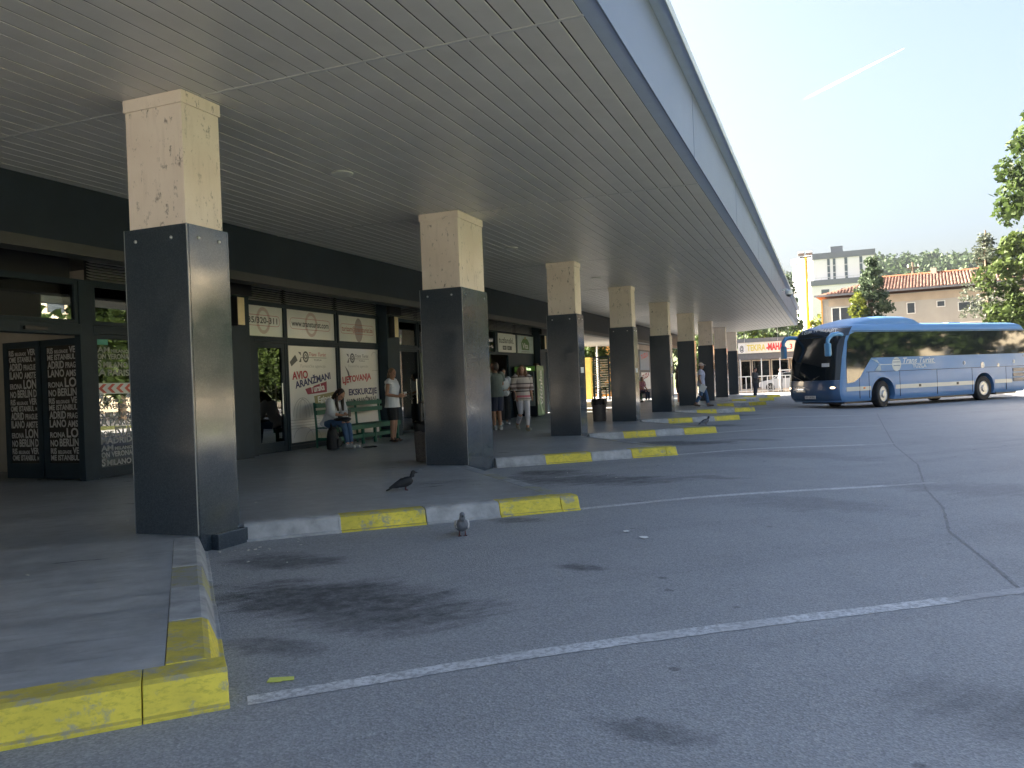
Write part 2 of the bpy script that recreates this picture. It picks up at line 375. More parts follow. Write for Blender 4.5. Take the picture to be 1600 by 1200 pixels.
# ------------------------------------------------------------------ ground, road, markings
def zr(x):
    return -0.15 if x < 3.4 else (-0.27 if x > 6.8 else -0.15 - .12 * (x - 3.4) / 3.4)
def zr_s(x):
    t = min(1, max(0, (x - 3.4) / 3.4)); t = t * t * (3 - 2 * t); return -0.15 - .12 * t
def sheet(name, xs, ys, zf, m, kind='structure'):
    vs = [(x, y, zf(x)) for y in ys for x in xs]; n = len(xs)
    fs = [(j * n + i, j * n + i + 1, (j + 1) * n + i + 1, (j + 1) * n + i) for j in range(len(ys) - 1) for i in range(n - 1)]
    return link(name, (lambda me: (me.from_pydata(vs, [], fs), me.update(), me)[2])(bpy.data.meshes.new(name)), m, None, True, kind=kind)
EARTH = mat('dry_earth', (.24, .21, .16), .95, var=.25, vs=.5, world=True)
GRASSM = mat('verge_grass', (.17, .19, .05), .9, var=.35, vs=1.3, bmp=.4, bs=25, world=True)
PAVE = mat('pale_pavement', (.36, .31, .25), .9, var=.15, vs=.8, world=True)
sheet('ground', [-700, -300, -40, 0, 40, 300, 700], [-300, -60, 0, 60, 300, 700], lambda x: -.45, EARTH)
xs = [-9, -3, 2, 3.4] + [3.4 + 3.4 * i / 12 for i in range(1, 13)] + [9, 11, 14]
sheet('road', xs, [-45 + 2.5 * i for i in range(41)], zr_s, ASPH)
sheet('side_road', [14, 20, 30, 60], [26, 32, 40, 48, 57.5], lambda x: -.27, ASPH)
b = MB(); b.box((-25, 57.5, -.4), (60, 61.0, -.13)); b.build('pavement', PAVE, kind='structure')
b = MB(); b.box((14.0, -45, -.4), (14.22, 25.8, -.13)); tag(b.build('verge_kerb', KERB), kind='structure')
b = MB(); b.box((14.22, -45, -.4), (48, 25.8, -.14)); b.build('grass_verge', GRASSM, kind='structure')

COLY = [0.0, 5.665, 11.759, 17.371, 23.115, 28.858, 34.854, 40.663, 46.42]
COLD = [.527, 1.0, .524, .538, .538, .538, .538, .538, .538]
TIP = [-2.70, 2.70, 8.72, 14.22, 19.8, 25.4, 31.5, 37.2, 43.0]
CW, ZG, ZC = .716, 2.728, 3.91

def strip(name, p0, p1, wd, m, zoff, nseg=24, jag=.0):
    d = Vector((p1[0] - p0[0], p1[1] - p0[1])); n = Vector((-d.y, d.x)).normalized(); vs = []; fs = []
    for i in range(nseg + 1):
        t = i / nseg; q = Vector(p0) + d * t; a = wd / 2 * (1 + random.uniform(-jag, jag)); c = wd / 2 * (1 + random.uniform(-jag, jag))
        for s_ in (-a, c):
            x, y = q.x + n.x * s_, q.y + n.y * s_; vs.append((x, y, zr_s(x) + zoff))
    for i in range(nseg): fs.append((2 * i, 2 * i + 2, 2 * i + 3, 2 * i + 1))
    me = bpy.data.meshes.new(name); me.from_pydata(vs, [], fs); me.update()
    return link(name, me, m, kind='structure')
for k in range(8):
    ty = TIP[k]; d = Vector((.748, .664)); off = .10 if k == 0 else .05
    p0 = (2.60 + d.x * off, ty + .02 + d.y * off); l1 = 4.2
    p1 = (p0[0] + d.x * l1, p0[1] + d.y * l1); p2 = (p0[0] + d.x * (l1 + .8), p0[1] + d.y * (l1 + .8))
    strip('bay_line', p0, p1, .115, LINE, .003, 60, .07)
    strip('worn_bay_line', p1, p2, .10, LINE2, .003, 16, .25)
# the long patched seam running down the asphalt
seam = [(6.68, 24.5), (6.45, 17), (6.3, 11.5), (6.38, 8.2), (6.2, 5.4), (6.22, 4.0), (6.10, 2.6), (6.2, 1.5), (6.28, .4), (6.9, -1.2)]
SEAM = mat('crack_fill', (.225, .23, .238), .9, var=.35, vs=30, world=True)
for (a, bb) in zip(seam[:-1], seam[1:]):
    n = max(3, int(math.dist(a, bb) * 6)); 
    strip('asphalt_crack', a, bb, .024, SEAM, .003, n * 2, .5)

# ------------------------------------------------------------------ platform with its sawtooth kerb
def kerb_inset(S_, T_, E_, ins):
    d1 = (Vector(T_) - Vector(S_)).normalized(); d2 = (Vector(E_) - Vector(T_)).normalized()
    n1 = Vector((-d1.y, d1.x)); n2 = Vector((-d2.y, d2.x))       # inward normals (left of travel)
    a = Vector(S_) + n1 * ins; c = Vector(T_) + n1 * ins
    den = d1.x * d2.y - d1.y * d2.x; r = (Vector(T_) + n2 * ins) - a
    t = (r.x * d2.y - r.y * d2.x) / den
    return a, a + d1 * t, Vector(E_) + n2 * ins, d1, d2, n1, n2
outline = []; teeth = []
for k in range(0, 9):
    S_ = (0.015, (COLY[k - 1] + COLD[k - 1]) if k else -5.25); T_ = (2.585, TIP[k]); E_ = (0.015, COLY[k] + .01)
    teeth.append((S_, T_, E_))
plat = MB()
KW = .215
pts = [(-12, -9.0), (-.03, -9.0), (-.03, -5.25)]
for S_, T_, E_ in teeth:
    a, m_, e, d1, d2, n1, n2 = kerb_inset(S_, T_, E_, KW)
    # straight back to the column line
    ta = (-.03 - a.x) / d1.x; te = (-.03 - e.x) / d2.x
    pts += [tuple(a + d1 * ta), tuple(m_), tuple(e + d2 * te)]
pts += [(-.03, 47.2), (-12, 53.5)]
plat.prism(pts, 'z', -.45, 0.0)
platform = plat.build('platform', PLAT, kind='structure')
prof = [(-KW + .002, .004), (-.045, .004), (-.012, -.012), (.030, -.128), (.055, -.132), (.055, -.45), (-KW + .002, -.45)]
def kerb_run(p, d, n_out, cuts, mats, z_end_trim=0):
    """stones along p + d*s between consecutive cuts; n_out points to the road"""
    for (s0, s1), m_ in zip(zip(cuts[:-1], cuts[1:]), mats):
        b = MB(); vs = []
        g = .0025
        jz = random.uniform(-.003, .003); jd = random.uniform(-.004, .004)
        for s in (s0 + g, s1 - g):
            for (o_, z) in prof:
                q = p + d * s + n_out * (o_ + jd); zz = z + (jz if z > -.4 else 0); vs.append((q.x, q.y, zz))
        n = len(prof)
        fs = [tuple(range(n)), tuple(range(2 * n - 1, n - 1, -1))] + [(i, n + i, n + (i + 1) % n, (i + 1) % n) for i in range(n)]
        b.add(vs, fs)
        b.build('kerb_stone', m_, platform, bev=.006)
for k, (S_, T_, E_) in enumerate(teeth):
    a, mi, e, d1, d2, n1, n2 = kerb_inset(S_, T_, E_, KW)
    Ln = (Vector(T_) - Vector(S_)).length; Lr = (Vector(E_) - Vector(T_)).length
    c = [0.02, .5 * Ln * .54, .265 * Ln + .0, .52 * Ln, .75 * Ln, Ln - .16 if k else Ln - .30, Ln + .05]
    kerb_run(Vector(S_), d1, -n1, c, [KERB, KERB, YEL, KERB, YEL, YEL])
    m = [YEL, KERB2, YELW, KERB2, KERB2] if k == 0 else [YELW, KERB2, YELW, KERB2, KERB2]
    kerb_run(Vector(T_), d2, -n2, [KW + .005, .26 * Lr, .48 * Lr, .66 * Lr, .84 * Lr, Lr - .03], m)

# ------------------------------------------------------------------ columns
bolt_mb = MB(); bolt_mb.lathe([(.016, 0), (.016, .008), (.006, .014)], 8)
bolt_me = bolt_mb.mesh('bolt')
MAT_BOLT = STEEL
bolt_me.materials.append(STEEL)
PAPER = mat('paper_notice', (.75, .76, .76), .7, var=.05)
COL_LABEL = ['nearest granite clad column, beside the entrance doors with a small granite block at its foot',
 'second column from the camera, wider along its side, next to the litter bin near the bench',
 'third column from the camera with a small paper notice on its side, right of the striped blouse woman',
 'fourth column from the camera, just right of the litter bin with sunlit slats behind it',
 'fifth column from the camera, next to the seated people in red',
 'sixth column from the camera, directly left of the walking man in a cap',
 'seventh column from the camera, directly right of the walking man in a cap',
 'eighth column from the camera, last but one at the far end of the canopy',
 'farthest column at the end of the canopy, beside the shop with the long sign']
for k in range(9):
    y, d = COLY[k], COLD[k]
    t = thing('canopy_column', COL_LABEL[k], 'column', (0, y, 0), 0, 'columns carrying the canopy')
    i = .033
    b = MB(); b.box((-CW + i, i, 2.6), (-i, d - i, ZC - .115)); b.build('stone_shaft', TRAV, t, bev=.006)
    b = MB(); b.box((-CW + i - .012, i - .012, ZC - .115), (-i + .012, d - i + .012, ZC - .004)); b.build('collar', TRAV, t, bev=.003)
    g = .024
    for lo, hi in (((-CW, 0, 0), (-.002, g, ZG)), ((-g, g + .002, -.32), (0, d - g - .002, ZG)), ((-CW, d - g, 0), (-.002, d, ZG)), ((-CW, g + .002, 0), (-CW + g, d - g - .002, ZG))):
        if k == 1 and lo[0] == -g:
            b = MB(); b.box((-g, g + .002, -.32), (0, .545, ZG)); b.build('granite_panel', GRAN, t, bev=.002)
            lo = (-g, .551, -.32)
        b = MB(); b.box(lo, hi); b.build('granite_panel', GRAN, t, bev=.002)
    b = MB(); b.box((-CW + g, g, -.3), (-g, d - g, 2.65)); b.build('concrete_core', KERB, t)
    b = MB(); b.box((-.005, -.002, 0), (.002, .004, ZG)); b.box((-CW - .002, -.002, 0), (-CW + .005, .004, ZG)); b.build('edge_strip', mat('edge_metal', (.26, .28, .29), .45, .3), t)
    if k < 4:
        for (px, py, ax) in ((-.58, 0, 'y'), (-.17, 0, 'y'), (0, .14, 'x'), (0, d - .13, 'x')):
            o = bpy.data.objects.new('bolt', bolt_me); C.objects.link(o); o.parent = t
            o.location = (px, py - .001, ZG - .11) if ax == 'y' else (.001, py, ZG - .11)
            o.rotation_euler = (PI / 2, 0, 0) if ax == 'y' else (0, PI / 2, 0)
    if k == 0:
        b = MB(); b.box((.002, .15, -.32), (.085, d + .01, -.012)); b.build('granite_block', GRAN, t, bev=.006)
    if k in (2, 3, 4):
        b = MB(); zc = 1.46 if k != 4 else 1.30
        b.box((.001, .14, zc - .06), (.004, .37, zc + .07)); b.build('paper_notice', PAPER, t)
    if k == 4:
        b = MB(); b.box((.001, .12, 1.62), (.004, .33, 1.9)); b.build('paper_notice', PAPER, t)

# ------------------------------------------------------------------ canopy
can = thing('station_canopy', 'long flat canopy with grey slatted soffit and blue grey fascia over the bus bays', 'canopy', (0, 0, ZC))
XB, XE = -3.55, 3.56
def yend(x): return 46.75 - 1.05 * max(0, x) - .0 * x
joints = [-11.35, -5.55, .25, 5.95, 12.0, 17.65, 23.4, 29.15, 35.15, 40.95]
npitch = 38; pitch = (XE - XB) / npitch
rest = MB(); slat_cache = {}
def slat_geo(b, x, y0, y1, z):
    h = pitch - .015
    b.prism([(x, 0.003), (x + .002, 0.0), (x + h - .002, 0.0), (x + h, 0.003), (x + h, .03), (x, .03)], 'y', y0, y1, Matrix.Translation((0, 0, z)))
for j in range(len(joints)):
    y0 = joints[j] + .012
    for i in range(npitch):
        x = XB + i * pitch + .0075
        y1 = (joints[j + 1] - .012) if j + 1 < len(joints) else yend(x)
        y1 = min(y1, yend(x + pitch))
        z = random.uniform(-.0012, .0012)
        if 1 <= j <= 7:
            b = MB(); slat_geo(b, x, y0, y1, z); b.build('soffit_slat', SLAT, can)
        elif y1 > y0: slat_geo(rest, x, y0, y1, z)
tag(rest.build('soffit_slats', SLAT, can), kind='stuff')
for y in joints[1:]:
    b = MB(); b.box((XB, y - .016, -.004), (XE, y + .016, .005)); b.build('joint_trim', SLATJ, can)
b = MB(); b.prism([(-9.5, -11.4), (3.6, -11.4), (3.6, yend(3.6)), (0, 46.75), (XB, 46.75), (-9.5, 46.75)], 'z', .0055, .06); b.build('ceiling_void', DARKV, can)
b = MB(); b.prism([(-9.5, -11.4), (3.72, -11.4), (3.72, yend(3.72)), (0, 46.9), (-9.5, 46.9)], 'z', .74, .80); b.build('roof_deck', FASC2, can)
b = MB(); b.prism([(XE, -11.4), (3.705, -11.4), (3.705, yend(3.7)), (XE, yend(XE))], 'z', 0.0, .03); b.build('soffit_edge_strip', mat('soffit_edge_metal', (.40, .48, .62), .45, .1, .05), can, bev=.003)
fy = [-11.4 + .0] + [4.55 + 5.07 * i for i in range(-3, 8)]
fy = sorted(y for y in fy if y < yend(3.7)) + [yend(3.7)]
for a, c in zip(fy[:-1], fy[1:]):
    if c - a < .2: continue
    b = MB(); b.box((3.707, a + .013, -.012), (3.722, c - .013, .815)); b.build('fascia_panel', FASC, can)
b = MB(); b.box((3.66, -11.4, .03), (3.700, yend(3.7), .73)); b.build('fascia_frame', DARKV, can)
b = MB(); b.box((3.66, -11.4, .818), (3.86, yend(3.7), .885)); b.build('roof_flashing', mat('soffit_edge_metal', (.40, .48, .62)), can)
b = MB(); b.box((3.862, -11.4, .80), (3.872, yend(3.7), .905)); b.build('flashing_rim', RIM, can)
# end fascia, running back at a slant
e0 = Vector((3.722, yend(3.7))); e1 = Vector((0, 46.75)); d = (e1 - e0)
b = MB(); b.prism([tuple(e0), tuple(e0 + Vector((0, .03))), (0, 46.78), (-9.5, 46.78), (-9.5, 46.75), (0, 46.75)], 'z', -.01, .88); b.build('end_fascia', RIM, can)
for (x, y) in ((-.37, 3.07), (-.6, 9.4), (-.4, 15.0)):
    b = MB(); b.lathe([(.135, .0), (.135, -.012), (.10, -.016), (.02, -.017)], 24, (x, y, 0)); b.build('ceiling_light', mat('lamp_cover', (.66, .66, .60), .5), can, smooth=True)
cm = thing('security_camera', 'white dome security camera on the far end of the canopy fascia', 'camera', (3.74, 25.3, 4.02))
b = MB(); b.tube([(0, 0, .18), (.12, 0, .22), (.22, 0, .2)], .03, 8); b.build('bracket', WHITE, cm)
b = MB(); b.lathe([(.05, .2), (.12, .16), (.13, .06), (.11, .03)], 16, (.24, 0, 0)); b.build('housing', WHITE, cm, smooth=True)
b = MB(); b.ell((.24, 0, .03), (.10, .10, .09)); b.build('dome', GLD, cm, smooth=True)
for (x, y, z0, lb) in ((3.2, 42.6, 2.9, 'white cable hanging nearest the outer corner of the far canopy end'), (2.6, 43.3, 3.1, 'white cable second from the outer corner of the far canopy end'), (.5, 46.0, 3.2, 'white cable hanging beside the farthest column')):
    b = MB(); b.tube([(x, y, ZC), (x + .02, y, ZC - .4), (x - .01, y + .02, z0)], .012, 5); tag(b.build('hanging_cable', WHITE), lb, 'cable', 'cables hanging from the canopy')

# ------------------------------------------------------------------ station building
FX = -5.4
st = thing('station_building', 'dark station frontage with glazed shops and black pilasters under the canopy', 'building', (0, 0, 0))
b = MB(); b.box((XB - .32, -11.3, 3.19), (XB, 46.7, ZC - .001)); b.build('bulkhead', BULK, st)
b = MB(); b.box((XB - .30, -11.3, 3.05), (XB + .006, 46.7, 3.188)); b.build('bulkhead_trim', BLTRIM, st)
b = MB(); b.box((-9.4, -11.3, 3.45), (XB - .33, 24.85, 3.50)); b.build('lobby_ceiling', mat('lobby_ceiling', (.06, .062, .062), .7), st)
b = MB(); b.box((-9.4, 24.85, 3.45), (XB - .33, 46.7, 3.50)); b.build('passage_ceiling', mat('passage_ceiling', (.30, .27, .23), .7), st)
b = MB()
b.box((-9.45, -11.3, 0), (-9.3, 24.9, 4.6)); b.box((-9.3, 24.72, 0), (FX - .05, 24.9, 3.44)); b.build('back_wall', INT, st)
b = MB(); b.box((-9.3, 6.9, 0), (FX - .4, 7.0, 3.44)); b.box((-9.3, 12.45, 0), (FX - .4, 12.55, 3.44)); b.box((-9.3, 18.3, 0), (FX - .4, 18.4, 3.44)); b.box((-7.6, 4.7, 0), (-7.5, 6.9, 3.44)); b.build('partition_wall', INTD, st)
b = MB(); b.box((-9.3, 4.62, 2.0), (-6.2, 4.7, 3.44)); b.box((-9.3, 4.62, 0), (-8.0, 4.7, 2.0)); b.build('lobby_wall', INT, st)
for k in range(-1, 5):
    y = .6 + 5.8 * k
    b = MB(); b.box((FX - .2, y, 0), (-5.1, y + .62, 3.44)); b.build('pilaster', ANTH2, st, bev=.008)
    if k >= 1:
        b = MB(); b.box((-5.1, y + .02, 3.08), (-5.02, y + .62, 3.42)); b.build('pilaster_head', BLACK, st)
        b = MB(); b.box((-5.098, y + .1, 2.50), (-4.94, y + .30, 3.03)); lampo = b.build('wall_lamp', BLACK, st, bev=.004)
        b = MB(); b.box((-4.94, y + .11, 2.51), (-4.932, y + .29, 3.02)); b.build('lamp_front', BRASS, lampo)
b = MB()
for y0, y1 in ((-4.5, .6), (1.22, 6.4), (7.02, 12.2), (12.82, 18.0), (18.62, 23.8)):
    b.box((FX - .06, y0, 3.03), (FX + .04, y1, 3.06))
b.build('head_rail', ANTH, st)
def louvre(y0, y1):
    p = MB(); p.box((FX - .12, y0, 3.06), (FX - .10, y1, 3.44)); base = p.build('louvre', BLACK, st)
    for i in range(8):
        z = 3.075 + i * .045
        m_ = MB(); m_.add([(FX - .07, y0, z + .04), (FX + .02, y0, z), (FX + .02, y1, z), (FX - .07, y1, z + .04), (FX - .065, y0, z + .046), (FX + .026, y0, z + .006), (FX + .026, y1, z + .006), (FX - .065, y1, z + .046)],
            [(0, 1, 2, 3), (7, 6, 5, 4), (0, 4, 5, 1), (1, 5, 6, 2), (2, 6, 7, 3), (3, 7, 4, 0)]); m_.build('slat', VENT, base)
for a, c in ((3.72, 4.9), (5.0, 6.38), (7.1, 8.42), (8.56, 10.32), (10.46, 12.18), (12.95, 14.3), (14.4, 16.2), (16.3, 17.9), (18.75, 20.1), (20.2, 21.85), (22.0, 23.7)): louvre(a, c)
def frame(name, y0, y1, z0, z1, wd=.06, dp=.09, parent=None, x=None, m_=None):
    x = FX if x is None else x
    b = MB(); b.box((x - dp / 2, y0, z0), (x + dp / 2, y0 + wd, z1)); b.box((x - dp / 2, y1 - wd, z0), (x + dp / 2, y1, z1))
    b.box((x - dp / 2, y0 + wd, z0), (x + dp / 2, y1 - wd, z0 + wd)); b.box((x - dp / 2, y0 + wd, z1 - wd), (x + dp / 2, y1 - wd, z1))
    return b.build(name, m_ or ANTH, parent or st)
def pane(parent, y0, y1, z0, z1, m_, x=None, name='pane'):
    x = FX if x is None else x
    b = MB(); b.box((x - .006, y0, z0), (x + .006, y1, z1)); return b.build(name, m_, parent)
UX, UY = (0, 1, 0), (0, 0, 1)
def txt(parent, m_, items, x=FX + .0085, name='lettering'):
    b = MB()
    for it in items: put_text(b, it[0], (x, it[1], it[2]), UX, UY, **it[3])
    return b.build(name, m_, parent)
def oval_ring(b, y, z, ry, rz, th, x=FX + .0085, n=28, a0=0, a1=2 * PI):
    vs = []; fs = []
    for i in range(n + 1):
        a = a0 + (a1 - a0) * i / n
        for s_ in (1, 1 - th / ry): vs.append((x, y + ry * s_ * math.cos(a), z + (rz - (th if s_ != 1 else 0)) * math.sin(a)))
    for i in range(n): fs.append((2 * i, 2 * i + 2, 2 * i + 3, 2 * i + 1))
    b.add(vs, fs)
def rrect_line(b, y0, y1, z0, z1, r, th, x=FX + .009):
    P = []
    for (cy, cz, a0) in ((y1 - r, z1 - r, 0), (y0 + r, z1 - r, PI / 2), (y0 + r, z0 + r, PI), (y1 - r, z0 + r, 1.5 * PI)):
        for i in range(7):
            a = a0 + PI / 2 * i / 6; P.append((cy, cz, a))
    vs = []; n = len(P)
    for cy, cz, a in P:
        for rr in (r, r - th): vs.append((x, cy + rr * math.cos(a), cz + rr * math.sin(a)))
    b.add(vs, [(2 * i, 2 * ((i + 1) % n), 2 * ((i + 1) % n) + 1, 2 * i + 1) for i in range(n)])
def poly(parent, m_, pts, x=FX + .008, name='print_patch'):
    b = MB(); b.add([(x, p[0], p[1]) for p in pts], [tuple(range(len(pts)))]); return b.build(name, m_, parent)
# --- travel agency: door, two windows, three upper lights
f = frame('window', 7.05, 8.46, 2.32, 3.03, .05); pane(f, 7.10, 8.41, 2.37, 2.98, FILM)
b = MB(); oval_ring(b, 7.80, 2.69, .22, .27, .07, FX + .0075); b.build('print_emblem', PINKP, f)
b = MB(); rrect_line(b, 7.15, 8.32, 2.58, 2.80, .09, .008); b.build('print_outline', RED, f)
txt(f, GREY, [('035/320-311', 7.22, 2.635, dict(h=.12, width=1.02, bold=.02))])
f = frame('window', 8.47, 10.35, 2.32, 3.03, .05); pane(f, 8.52, 10.30, 2.37, 2.98, FILM)
b = MB(); oval_ring(b, 9.42, 2.69, .23, .27, .07, FX + .0075); b.build('print_emblem', PINKP, f)
b = MB(); rrect_line(b, 8.66, 10.14, 2.57, 2.81, .10, .008); b.build('print_outline', RED, f)
txt(f, GREY, [('www.transturist.com', 8.72, 2.635, dict(h=.125, width=1.36, bold=.018))])
f = frame('window', 10.40, 12.2, 2.32, 3.03, .05); pane(f, 10.45, 12.15, 2.37, 2.98, FILM)
b = MB(); oval_ring(b, 11.35, 2.66, .18, .29, .18, FX + .0075); b.build('print_emblem', mat('print_mauve', (.36, .31, .31), .5), f)
b = MB(); rrect_line(b, 10.58, 12.03, 2.56, 2.79, .06, .008); b.build('print_outline', RED, f)
txt(f, mat('print_rust', (.40, .14, .12), .5), [('turizam@transturist.ba', 10.62, 2.62, dict(h=.12, width=1.37, bold=.012))])
def agency_logo(f, y, z, s, red=True):
    b = MB(); oval_ring(b, y, z, .13 * s, .15 * s, .05 * s); oval_ring(b, y, z, .06 * s, .07 * s, .03 * s); b.box((FX + .008, y - .22 * s, z - .012 * s - .01), (FX + .009, y + .95 * s, z - .01))
    b.add([(FX + .0085, y - .33 * s, z + .13 * s), (FX + .0085, y - .2 * s, z + .02 * s), (FX + .0085, y - .21 * s, z + .12 * s)], [(0, 1, 2)])
    b.add([(FX + .0085, y - .3 * s, z - .14 * s), (FX + .0085, y - .2 * s, z - .14 * s), (FX + .0085, y - .2 * s, z)], [(0, 1, 2)])
    b.build('print_logo', GREY, f)
    txt(f, RED if red else GREY, [('Trans Turist', y + .15 * s, z + .02, dict(h=.10 * s, width=.78 * s, shear=.35, bold=.005))])
    txt(f, GREY, [('TUZLA', y + .36 * s, z - .10 * s, dict(h=.04 * s, width=.36 * s))])
    txt(f, LGREY, [('Turistička agencija', y - .26 * s, z - .28 * s, dict(h=.075 * s, width=1.15 * s, shear=.25, bold=0))])
f = frame('window', 8.47, 10.37, .10, 2.26, .05); pane(f, 8.52, 10.32, .15, 2.21, FILM)
agency_logo(f, 9.17, 1.98, .82)
poly(f, GREY, [(8.60, 1.86), (8.80, 2.02), (8.88, 1.90), (8.66, 1.77)])
txt(f, RED, [('AVIO', 8.67, 1.49, dict(h=.16, width=.56, bold=.035, rot=.06))])
txt(f, NAVY, [('ARANŽMANI', 8.77, 1.30, dict(h=.145, width=1.33, bold=.035, rot=.15))])
poly(f, WINE, [(9.11, 1.28), (9.92, 1.44), (9.92, 1.20), (9.19, 1.16)])
txt(f, WHITE, [('Turska', 9.30, 1.20, dict(h=.14, width=.54, bold=.03, rot=.10))], FX + .010)
poly(f, OLIVE, [(9.42, 1.12), (10.22, 1.20), (10.21, .99), (9.46, .91)])
txt(f, WHITE, [('Egipat', 9.56, .975, dict(h=.13, width=.54, bold=.03, rot=.07))], FX + .010)
b = MB()
oval_ring(b, 9.0, .70, .34, .40, .014, n=20, a0=0, a1=PI); oval_ring(b, 9.0, .66, .24, .40, .012, n=20, a0=0, a1=PI); oval_ring(b, 9.0, .66, .12, .42, .012, n=20, a0=0, a1=PI); oval_ring(b, 9.0, .25, .34, .22, .012, n=20, a0=0, a1=PI)
for z in (.62, .56, .50, .44): b.box((FX + .008, 8.55, z), (FX + .009, 9.6, z + .01))
oval_ring(b, 9.35, .16, .3, .24, .012, n=20, a0=0, a1=PI); b.build('print_drawing', LGREY, f)
f = frame('window', 10.40, 12.25, .10, 2.26, .05); pane(f, 10.45, 12.2, .15, 2.21, FILM)
agency_logo(f, 11.02, 1.98, .78, False)
poly(f, GREY, [(10.68, 1.80), (10.84, 1.66), (10.90, 1.50), (10.86, 1.44), (10.78, 1.64)])
txt(f, RED, [('LJETOVANJA', 10.57, 1.385, dict(h=.145, width=1.27, bold=.035, rot=.075))])
txt(f, NAVY, [('EKSKURZIJE', 10.81, 1.10, dict(h=.14, width=1.27, bold=.035, rot=.015))])
txt(f, GREY, [('AVIO ARANŽMANI', 10.70, .87, dict(h=.13, width=1.34, bold=.03, rot=.04))])
b = MB(); oval_ring(b, 12.02, 1.95, .16, .2, .012, n=14, a0=.3, a1=2.6); b.box((FX + .008, 11.9, 1.68), (FX + .009, 12.18, 1.69)); b.build('print_drawing', LGREY, f)
dr = frame('door', 7.46, 8.40, .01, 2.24, .10, .07); pane(dr, 7.56, 8.30, .22, 2.14, GLD)
b = MB(); b.box((FX - .03, 7.56, .02), (FX + .03, 8.30, .22)); b.build('kick_plate', ANTH, dr)
b = MB(); b.tube([(FX + .09, 8.22, .78), (FX + .09, 8.22, 1.42)], .014, 8); b.box((FX + .03, 8.21, .84), (FX + .09, 8.23, .86)); b.box((FX + .03, 8.21, 1.34), (FX + .09, 8.23, 1.36)); b.build('handle', STEEL, dr, smooth=True)
b = MB(); b.tube([(FX - .09, 8.22, .78), (FX - .09, 8.22, 1.42)], .014, 8); b.build('handle', STEEL, dr, smooth=True)
b = MB(); b.box((FX - .05, 7.02, 0), (FX + .05, 7.05, 3.03)); b.box((FX - .05, 7.05, 0), (FX + .05, 7.455, 2.32)); b.box((FX - .05, 7.46, 2.245), (FX + .05, 8.46, 2.315)); b.box((FX - .04, 8.41, 0), (FX + .04, 8.465, 2.24)); b.box((FX - .05, 8.47, 0), (FX + .05, 12.2, .095)); b.box((FX - .05, 8.47, 2.262), (FX + .05, 12.2, 2.318)); b.build('mullion', ANTH, st)
# --- entrance with its inward-swung leaves
f = frame('window', 3.70, 6.38, 2.38, 3.03, .06); pane(f, 3.76, 4.42, 2.44, 2.97, GLS); pane(f, 4.5, 6.3, 2.44, 2.97, GLS)
b = MB(); b.box((FX - .045, 4.42, 2.38), (FX + .045, 4.5, 3.03)); b.build('mullion', ANTH, f)
sp = frame('side_panel', 3.70, 4.50, .01, 2.24, .07, .09); pane(sp, 3.77, 4.43, .17, 2.17, GLS)
b = MB(); b.box((FX - .04, 3.77, .08), (FX + .04, 4.43, .17)); b.build('kick_plate', ANTH, sp)
b = MB(); b.box((FX + .008, 3.77, 2.08), (FX + .012, 4.0, 2.165)); b.build('green_sign', mat('exit_green', (.10, .42, .33), .5), sp)
b = MB(); b.box((FX + .008, 3.77, 1.31), (FX + .012, 4.44, 1.48)); arrows = b.build('arrow_sticker', WHITE, sp)
b = MB()
for i in range(4):
    y = 3.79 + i * .165; b.add([(FX + .0135, y, 1.395), (FX + .0135, y + .09, 1.465), (FX + .0135, y + .155, 1.465), (FX + .0135, y + .07, 1.395), (FX + .0135, y + .155, 1.325), (FX + .0135, y + .09, 1.325)], [(0, 1, 2, 3), (0, 3, 4, 5)])
b.build('arrow_print', mat('arrow_red', (.62, .12, .08), .5), arrows)
f2 = frame('side_panel', 4.50, 6.38, .01, 2.24, .07, .09); pane(f2, 4.57, 6.31, .17, 2.17, GLS)
b = MB(); b.box((FX - .06, 3.46, 0), (FX + .06, 3.695, 3.03)); b.box((FX - .06, 3.70, 2.245), (FX + .06, 6.38, 2.375)); b.build('door_post', ANTH, st, bev=.004)
b = MB(); b.box((FX - .12, -1.2, 2.21), (FX + .10, 3.455, 2.375)); op = b.build('door_operator', ANTH, st, bev=.006)
b = MB(); b.box((FX + .10, 2.5, 2.25), (FX + .15, 2.85, 2.30)); b.build('door_sensor', BLACK, op)
f = frame('window', -1.2, 3.45, 2.38, 3.03, .06); pane(f, -1.14, .98, 2.44, 2.97, GLS); pane(f, 1.06, 3.39, 2.44, 2.97, GLS); b = MB(); b.box((FX - .04, .98, 2.44), (FX + .04, 1.06, 2.97)); b.build('mullion', ANTH, f)
b = MB(); b.box((FX - .12, -1.2, 3.06), (FX - .1, 3.45, 3.44)); b.build('louvre', BLACK, st)
CITY = [[('PARIS', .08), ('BELGRADE', .05), ('VERONA', .085)], [('ROME', .075), ('ISTANBUL', .075), ('MILANO', .05)], [('MADRID', .105), ('PRAGUE', .075)], [('MILANO', .105), ('AMSTERDAM', .085)], [('VERONA', .08), ('LONDON', .13)], [('MILANO', .08), ('BERLIN', .11), ('DUBAI', .11)]]
LL = [['RIS', 'BELGRADE', 'VER'], ['OME', 'ISTANBUL', 'M'], ['ADRID', 'PRAGUE'], ['ILANO', 'AMSTE'], ['ERONA', 'LON'], ['NO', 'BERLIN', 'D']]
RR = [['RIS', 'BELGRADE', 'VE'], ['ME', 'ISTANBUL'], ['ADRID', 'PRAG'], ['LANO', 'AMS'], ['RONA', 'LO'], ['NO', 'BERLIN']]
HH = [[.085, .05, .095], [.08, .08, .06], [.11, .085], [.11, .095], [.08, .14], [.095, .115, .115]]
